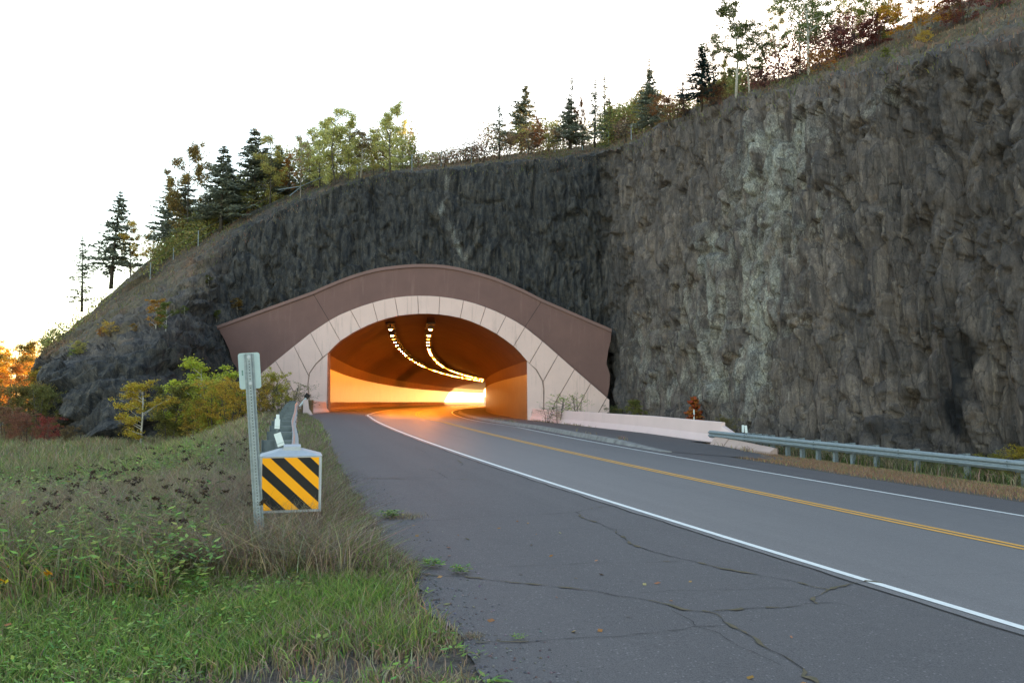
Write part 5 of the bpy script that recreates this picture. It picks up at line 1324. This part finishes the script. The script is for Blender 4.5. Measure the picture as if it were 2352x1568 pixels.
def rnd_strip(n, Y0, Y1, o0, o1, r, pw=1.0):
    Y = Y0 + (Y1 - Y0) * r.random(n) ** pw; a = o0(Y) if callable(o0) else o0; b = o1(Y) if callable(o1) else o1
    o = a + (b - a) * r.random(n); X = Cx(Y) + o; return X, Y, o
def on(X, Y, dz=-.03): return np.stack([X, Y, zg(X, Y) + dz], 1)
eo_v = np.vectorize(edge_o)
r = np.random.default_rng(11)
green = [(.18, .29, .06), (.24, .35, .07), (.12, .20, .05), (.28, .32, .10)]
dry = [(.36, .28, .17), (.28, .21, .13), (.42, .34, .22), (.20, .15, .10)]
brown = [(.31, .24, .18), (.23, .175, .13), (.42, .34, .25), (.16, .115, .085)]
pale_ = [(.27, .26, .12), (.22, .22, .10), (.30, .26, .14)]
G_ = []
def patch(X, Y, s, seed): return fbm(np.stack([X * s, Y * s, X * 0], 1), 3, seed)
# near lawn: short mixed turf
X, Y, o = rnd_strip(150000, 1.8, 7.0, lambda y: eo_v(y) - 4.2 - y * .25, lambda y: eo_v(y) - .02, r, .9)
k = r.random(len(X)) < np.clip((eo_v(Y) - o) / .35, .5, 1); X, Y, o = X[k], Y[k], o[k]
pt = patch(X, Y, 1.1, 5); d_e = eo_v(Y) - o
pt2 = patch(X, Y, 3.2, 6); keep_ = r.random(len(X)) < np.clip(.70 + 1.3 * pt + 1.6 * pt2, .2, 1); X, Y, pt, d_e, pt2 = X[keep_], Y[keep_], pt[keep_], d_e[keep_], pt2[keep_]
n = len(X); isdry = r.random(n) < np.clip(.85 - d_e * .32 - pt * .9 - pt2 * .9, .10, .95)
cl2 = np.where(isdry[:, None], palette(dry, n, r), palette(green, n, r)); Hh = .02 + (.025 + .065 * r.random(n)) * (1 + 1.0 * np.clip(pt, -.5, .8)) + .03 * np.clip((Y - 4.2) / 2, 0, 1) * r.random(n)
G_.append(blades(on(X, Y, -.012), Hh, .005 + .004 * r.random(n), cl2, r, .8, .4))
# taller green bank behind it
X, Y, o = rnd_strip(60000, 4.6, 8.2, lambda y: eo_v(y) - 5.5, lambda y: eo_v(y) - .05, r)
n = len(X); pt = patch(X, Y, 1.3, 9); G_.append(blades(on(X, Y), (.04 + .13 * r.random(n) ** 1.5) * (1 + .9 * pt) * np.clip((eo_v(Y) - o) / .4 + .35, .35, 1), .004 + .003 * r.random(n), np.where((r.random(n) < .42 + .5 * np.clip(-pt, 0, 1))[:, None], palette(dry, n, r), palette(green, n, r)), r, .6, .45))
stuff('grass', G_, 'short green and straw coloured turf on the near verge', M['grass'])
# dry brush round the marker and along the rail
G_ = []
X, Y, o = rnd_strip(52000, 6.2, 20, -9.8, lambda y: eo_v(y) + .02, r, 1.5)
n = len(X); G_.append(blades(on(X, Y), (.10 + .34 * r.random(n) ** 1.3) * np.clip((eo_v(Y) - o) / .6 + .25, .25, 1), .005 + .004 * r.random(n), np.where((r.random(n) < .22)[:, None], palette(green, n, r), palette(brown, n, r)), r, 1.2, .5))
X, Y, o = rnd_strip(15000, 20, 45, -9.5, lambda y: eo_v(y) + .05, r)
n = len(X); G_.append(blades(on(X, Y), (.06 + .14 * r.random(n)) * np.where(o < -8, 1.6, 1), .014 + .01 * r.random(n), np.where((r.random(n) < .3)[:, None], palette(green, n, r), palette(brown, n, r)), r, .9, .4))
X, Y, o = rnd_strip(24000, 6.0, 10.5, -11.8, -8.0, r)
n = len(X); G_.append(blades(on(X, Y), .15 + .42 * r.random(n), .0045 + .003 * r.random(n), palette(dry + brown, n, r), r, 1.3, .4))
# far side verge by the right rail
X, Y, o = rnd_strip(52000, 9, 34, lambda y: 6.85 + r.random(len(y)) * .5, 12.4, r)
k = r.random(len(X)) < np.clip((o - 6.6) / 1.6, .1, 1) * np.clip((33.5 - Y) / 3, .1, 1) * np.where((Y > 27) & (o < 8.5 + (Y - 27) * .35), .04, 1); X, Y, o = X[k], Y[k], o[k]; n = len(X)
G_.append(blades(on(X, Y), .04 + .10 * r.random(n) * np.clip((12.2 - o) / 1.5, .35, 1), .009 + .008 * r.random(n), np.where((r.random(n) < np.clip((o - 10.8) * .3, .03, .6))[:, None], palette(green, n, r), palette([(.33, .19, .11), (.27, .17, .10), (.38, .25, .15)], n, r)), r, .6, .4))
X, Y, o = rnd_strip(26000, 12, 40, 12.3, 18.5, r)
n = len(X); G_.append(blades(on(X, Y), .15 + .35 * r.random(n), .014 + .012 * r.random(n), np.where((r.random(n) < .55)[:, None], palette([(.09, .12, .035), (.12, .15, .045), (.07, .085, .03)], n, r), palette(dry, n, r)), r, .6, .4))
# wisps on the median strip and at barrier foot
X, Y, o = rnd_strip(12000, 27, 64, 5.0, 9.9, r)
pt = patch(X, Y, .9, 33); nb = np.array([barR(y) for y in np.maximum(Y, 35.6)]) - .5 - X
k = ((pt > .35) & (o < 5.6)) | ((nb < .45) & (nb > 0) & (pt > -.1)); X, Y = X[k], Y[k]; n = len(X)
G_.append(blades(on(X, Y, .13), .08 + .16 * r.random(n), .02 + .01 * r.random(n), palette(dry, n, r), r, .6, .4))
stuff('dry_grass', G_, 'dry brown and rusty grass along both edges of the road', M['grass'])
# meadow
G_ = []
X, Y, o = rnd_strip(85000, 5.5, 20, lambda y: -9 - .62 * y - 6, -9.3, r, 1.3)
n = len(X); pt = patch(X, Y, .5, 13); gsel = r.random(n) < .36 + .5 * pt
G_.append(blades(on(X, Y), (.16 + .34 * r.random(n)) * (1 + .3 * pt), .005 + .006 * r.random(n) + .0004 * Y, np.where(gsel[:, None], palette(green + [(.09, .12, .05)], n, r), palette(dry + pale_, n, r)), r, .7, .4))
X, Y, o = rnd_strip(70000, 18, 62, lambda y: -9 - .70 * y - 8, -8.6, r, .95)
n = len(X); pt = patch(X, Y, .25, 14); G_.append(blades(on(X, Y), .2 + .25 * r.random(n), .018 + .02 * r.random(n), np.where((r.random(n) < .22 + .5 * pt)[:, None], palette([(.16, .20, .06), (.20, .22, .08)], n, r), palette(pale_ + dry, n, r)), r, .6, .35))
stuff('meadow_grass', G_, 'tall green and pale seeding grass filling the meadow on the left', M['grass'])
# leafy weeds
def weedleaves(X, Y, size, hgt, col_, r, nl=12):
    n = len(X); base = np.repeat(on(X, Y, 0), nl, 0); m_ = n * nl
    a = r.random(m_) * 6.283; rad = np.repeat(size, nl) * (.3 + .8 * r.random(m_)); h = np.repeat(hgt, nl) * (.25 + .8 * r.random(m_))
    C = base + np.stack([np.cos(a) * rad, np.sin(a) * rad, h], 1)
    L = (np.repeat(size, nl) * (.35 + .25 * r.random(m_)))[:, None]; dr = np.stack([np.cos(a), np.sin(a), .5 * r.random(m_) - .1], 1); sd = np.stack([-np.sin(a), np.cos(a), .3 * r.normal(size=m_)], 1)
    V = np.stack([C - dr * L * .6, C + sd * L * .28, C + dr * L, C - sd * L * .28], 1).reshape(-1, 3)
    return V, np.arange(4 * m_).reshape(m_, 4), np.repeat(palette(col_, m_, r, .3), 4, 0)
W_ = []
X, Y, o = rnd_strip(2600, 3.4, 7.5, lambda y: eo_v(y) - 4.5 - .3 * y, lambda y: eo_v(y) - .7, r); k = patch(X, Y, .9, 19) > -.12; X, Y = X[k], Y[k]; n = len(X)
gw = [(.17, .30, .07), (.23, .36, .08), (.12, .21, .06), (.30, .35, .09)]
W_.append(weedleaves(X, Y, .03 + .035 * r.random(n), .03 + .08 * r.random(n), gw, r, 14))
X, Y, o = rnd_strip(5200, 5.5, 15, lambda y: -9.2 - .62 * y - 5, lambda y: -9.0 + 0 * y, r, 1.2); k = patch(X, Y, .5, 23) > -.2; X, Y = X[k], Y[k]; n = len(X)
W_.append(weedleaves(X, Y, .06 + .05 * r.random(n), .15 + .35 * r.random(n), gw + [(.09, .11, .05)], r, 14))
X, Y, o = rnd_strip(60, 3.3, 6.5, lambda y: eo_v(y) - .9, lambda y: eo_v(y) + .05, r); n = len(X)
W_.append(weedleaves(X, Y, .05 + .04 * r.random(n), .02 + .05 * r.random(n), gw, r, 12))
# tansy stalks with dark flat heads
def tansy(X, Y, Hh, col_, r, hs=.05, nh=26):
    out = []; n = len(X); P = on(X, Y)
    out.append(blades(P, Hh, np.full(n, .007), palette([(.12, .11, .06), (.16, .13, .08)], n, r), r, .02, 0))
    m_ = n * nh; C = np.repeat(P, nh, 0) + np.stack([r.normal(size=m_) * hs, r.normal(size=m_) * hs, np.repeat(Hh, nh) - .02 + r.normal(size=m_) * .012], 1)
    a = r.random(m_) * 6.28; s = .010 + .006 * r.random(m_); u = np.stack([np.cos(a) * s, np.sin(a) * s, s * 0], 1); w = np.stack([-np.sin(a) * s, np.cos(a) * s, s * .9], 1)
    V = np.stack([C - u, C - w, C + u, C + w], 1).reshape(-1, 3); out.append((V, np.arange(4 * m_).reshape(m_, 4), np.repeat(palette(col_, m_, r, .3), 4, 0)))
    return out
hx = []
for i in range(170):
    u = r.random(); Yd = 6.3 + 9 * r.random() ** 1.2; X_ = (-640 + 560 * u + 30 * r.normal()) / F * Yd - .85 * Yd * .3; hx.append((X_, Yd, .30 + .32 * r.random()))
hx = np.array(hx); k = (hx[:, 2] > .35) & (hx[:, 2] < 1.0); hx = hx[k]
W_ += tansy(hx[:, 0], hx[:, 1], hx[:, 2], [(.07, .05, .035), (.05, .035, .025), (.11, .08, .05)], r, .022, 14)
yx = np.array([px(x, y, Yd)[:2].tolist() + [Yd] for x, y, Yd in ((15, 1310, 5.6), (110, 1345, 5.4), (5, 1375, 5.2), (340, 1285, 6.0))])
W_ += tansy(yx[:, 0], yx[:, 2], np.full(len(yx), .30), [(.55, .36, .02), (.6, .3, .02)], r, .010, 6)
stuff('weeds', W_, 'leafy green tansy weeds with dark seed heads and a few yellow flowers', M['weed'])
# plants in the pavement cracks
def tuft(label, x, y, w, h, cols, n, leafy=False):
    p = gpt(x, y); X = p[0] + r.normal(size=n) * w; Y = p[1] + r.normal(size=n) * w * .8
    v, f, c = weedleaves(X, Y, np.full(n, h * .8), np.full(n, h), cols, r, 5) if leafy else blades(on(X, Y), h * (.5 + .6 * r.random(n)), np.full(n, .004), palette(cols, n, r), r, 1.0, .5)
    o = mesh_obj('weed_tuft', v, f, M['weed'], attrs={'col': c}); tag(o, label, 'weed')
tuft('leafy weed where the long crack meets the verge', 988, 1305, .05, .07, gw, 26, True)
tuft('second leafy weed further along the long crack', 1056, 1318, .035, .06, gw, 22, True)
tuft('straw coloured grass tuft in the crack near the dry verge', 925, 1188, .12, .09, dry, 500)
tuft('green weed left of the straw tuft in the upper crack', 893, 1189, .06, .08, gw, 40, True)
tuft('pale dry tuft standing alone at the bottom pavement edge', 1084, 1467, .035, .06, dry, 260)
tuft('small dark weed on the long crack right of the leafy weeds', 1130, 1331, .03, .03, green, 130)
tuft('tiny weed in the lowest crack', 1190, 1470, .02, .03, gw, 14, True)
# gravel along the pavement edge
X, Y, o = rnd_strip(9000, 2.4, 14, lambda y: eo_v(y) - .15 - 1.0 * r.random(len(y)) ** 2, lambda y: eo_v(y) + .06 + .6 * r.random(len(y)) ** 3, r); X2 = Cx(Y) + o
n = len(X); s = .004 + .008 * r.random(n) ** 2; C = np.stack([X, Y, zg(X, Y) + np.where(o > eo_v(Y), .002, -.015)], 1)
oc_ = np.array([(1, 0, 0), (0, 1, 0), (-1, 0, 0), (0, -1, 0), (0, 0, .7)])
V = (C[:, None] + oc_[None] * s[:, None, None] * (.7 + .6 * r.random((n, 5, 1)))).reshape(-1, 3); i = np.arange(n)[:, None] * 5
Fg = np.concatenate([i + [0, 1, 4, 4], i + [1, 2, 4, 4], i + [2, 3, 4, 4], i + [3, 0, 4, 4]])[:, :3]
o = mesh_obj('gravel', V, Fg, M['weed'], attrs={'col': np.repeat(palette([(.16, .12, .11), (.11, .10, .10), (.24, .21, .2)], n, r), 5, 0)}); o['kind'] = 'stuff'; o['label'] = 'loose gravel along the near pavement edge'
# hill cover: dry grass, low brush
hp = []; nrmz = []
Ns = 46000
iu = r.integers(0, nu - 1, Ns * 2); iv = r.integers(int(np.argmax(rowpar >= 4.75)), int(np.argmax(rowpar >= 7.0)), Ns * 2)
ok = (us[iu] < vis_end + 8) & (CLIFF[iu, iv, 1] < 150)
iu, iv = iu[ok], iv[ok]; pr_ = np.where(rowpar[iv] < 5.15, .35, 1.0) * np.where(CLIFF[iu, iv, 0] < -22, .6, 1); k = r.random(len(iu)) < pr_; iu, iv = iu[k][:Ns], iv[k][:Ns]
f1, f2 = r.random((2, len(iu), 1)); P = CLIFF[iu, iv] * (1 - f1) * (1 - f2) + CLIFF[iu + 1, iv] * f1 * (1 - f2) + CLIFF[iu, iv + 1] * (1 - f1) * f2 + CLIFF[iu + 1, iv + 1] * f1 * f2
P[:, 2] -= .03; n = len(P); pt = fbm(P * .25, 3, 88)
cols = np.where((pt > .12)[:, None], palette([(.16, .17, .06), (.13, .14, .05), (.2, .19, .08)], n, r), palette([(.24, .17, .10), (.19, .13, .085), (.28, .21, .13), (.20, .11, .075)], n, r))
hg = [blades(P, .10 + .22 * r.random(n) + .25 * (r.random(n) < .1), .03 + .03 * r.random(n), cols, r, .6, .4)]
stuff('hill_grass', hg, 'thin dry grass and moss covering the hill above the cliff', M['grass'])
# low brush mass behind the cliff edge
iu = r.integers(0, int(np.argmax(us > vis_end)), 340000); iv = r.integers(int(np.argmax(rowpar >= 5.45)), int(np.argmax(rowpar >= 6.2)), 340000)
P = CLIFF[iu, iv].copy(); X_ = P[:, 0] / P[:, 1] * F + 1176
pt = fbm(P * .3, 3, 99); k = (us[iu] < vis_end) & (P[:, 1] < 120) & ((pt > .02) | ((X_ > 420) & (X_ < 960))) & (r.random(len(P)) < np.where(X_ < 340, .05, np.where((X_ > 1980) & (rowpar[iv] < 5.9), .04, np.where(X_ > 1520, .55, .9)))); P = P[k]; pt = pt[k]; X_ = X_[k]; n = len(P)
hh = 1.35 * np.where((X_ > 390) & (X_ < 950), np.clip((X_ - 330) / 60, 1.5, 4.2), np.where((X_ > 1100) & (X_ < 1520), 2.6, np.where((X_ > 1760) & (X_ < 2080), 2.4, 1.2))) * (.5 + np.clip(pt + .3, 0, 1))
P = P + np.stack([r.normal(size=n) * .3, r.normal(size=n) * .3, r.random(n) * hh], 1)
V, Fq_, v = leaf_cards(P, .12, r, .1)
tone = fbm(P * .12, 2, 123)
cA = palette([(.28, .18, .11), (.24, .19, .10), (.33, .21, .12), (.20, .14, .10)], n, r); cB = palette([(.28, .28, .09), (.33, .30, .10), (.22, .22, .08)], n, r); cC = palette([(.26, .11, .09), (.30, .14, .10), (.22, .13, .09)], n, r)
cc = np.where((X_ > 1730)[:, None], cC, np.where(((tone > 0) | (X_ < 900))[:, None], cB, cA))
o = stuff('brush', [(V, Fq_, np.repeat(cc, 4, 0))], 'low brown, green and crimson brush covering the ridge between the trees', M['weed'])
for nm, tr, cr, H in PR_.values(): pass

# fallen leaves and a few pale stones
X, Y, o = rnd_strip(150, 2.6, 9, lambda y: eo_v(y) - 3.5, lambda y: eo_v(y) + 2.2, r); n = len(X)
C = np.stack([X, Y, zg(X, Y) + np.where(o < eo_v(Y), .06, .008)], 1); a = r.random(n) * 6.28; s = .016 + .014 * r.random(n)
u = np.stack([np.cos(a) * s, np.sin(a) * s, s * .3 * r.random(n)], 1); w_ = np.stack([-np.sin(a) * s * .6, np.cos(a) * s * .6, s * .3 * r.random(n)], 1)
o = mesh_obj('fallen_leaves', np.stack([C - u, C - w_, C + u, C + w_], 1).reshape(-1, 3), np.arange(4 * n).reshape(n, 4), M['weed'], attrs={'col': np.repeat(palette([(.38, .17, .07), (.30, .14, .07), (.42, .30, .12)], n, r), 4, 0)}); o['kind'] = 'stuff'; o['label'] = 'scattered orange and brown fallen leaves on verge and shoulder'
for lab, x, y, w0, h0 in (('dark dead brush caught against the foot of the long pink barrier', 1502, 1000, .30, .30), ('low dead brush at the barrier foot near its broken end', 1582, 1012, .4, .22)):
    p = gpt(x, y); n = 260; X = p[0] + r.normal(size=n) * w0; Y = p[1] + r.normal(size=n) * .25
    v, f, c = blades(on(X, Y, .12), h0 * (.4 + .7 * r.random(n)), np.full(n, .018), palette([(.16, .12, .10), (.11, .085, .07), (.24, .18, .14)], n, r), r, 1.5, .5)
    o = mesh_obj('dead_brush', v, f, M['weed'], attrs={'col': c}); tag(o, lab, 'brush')
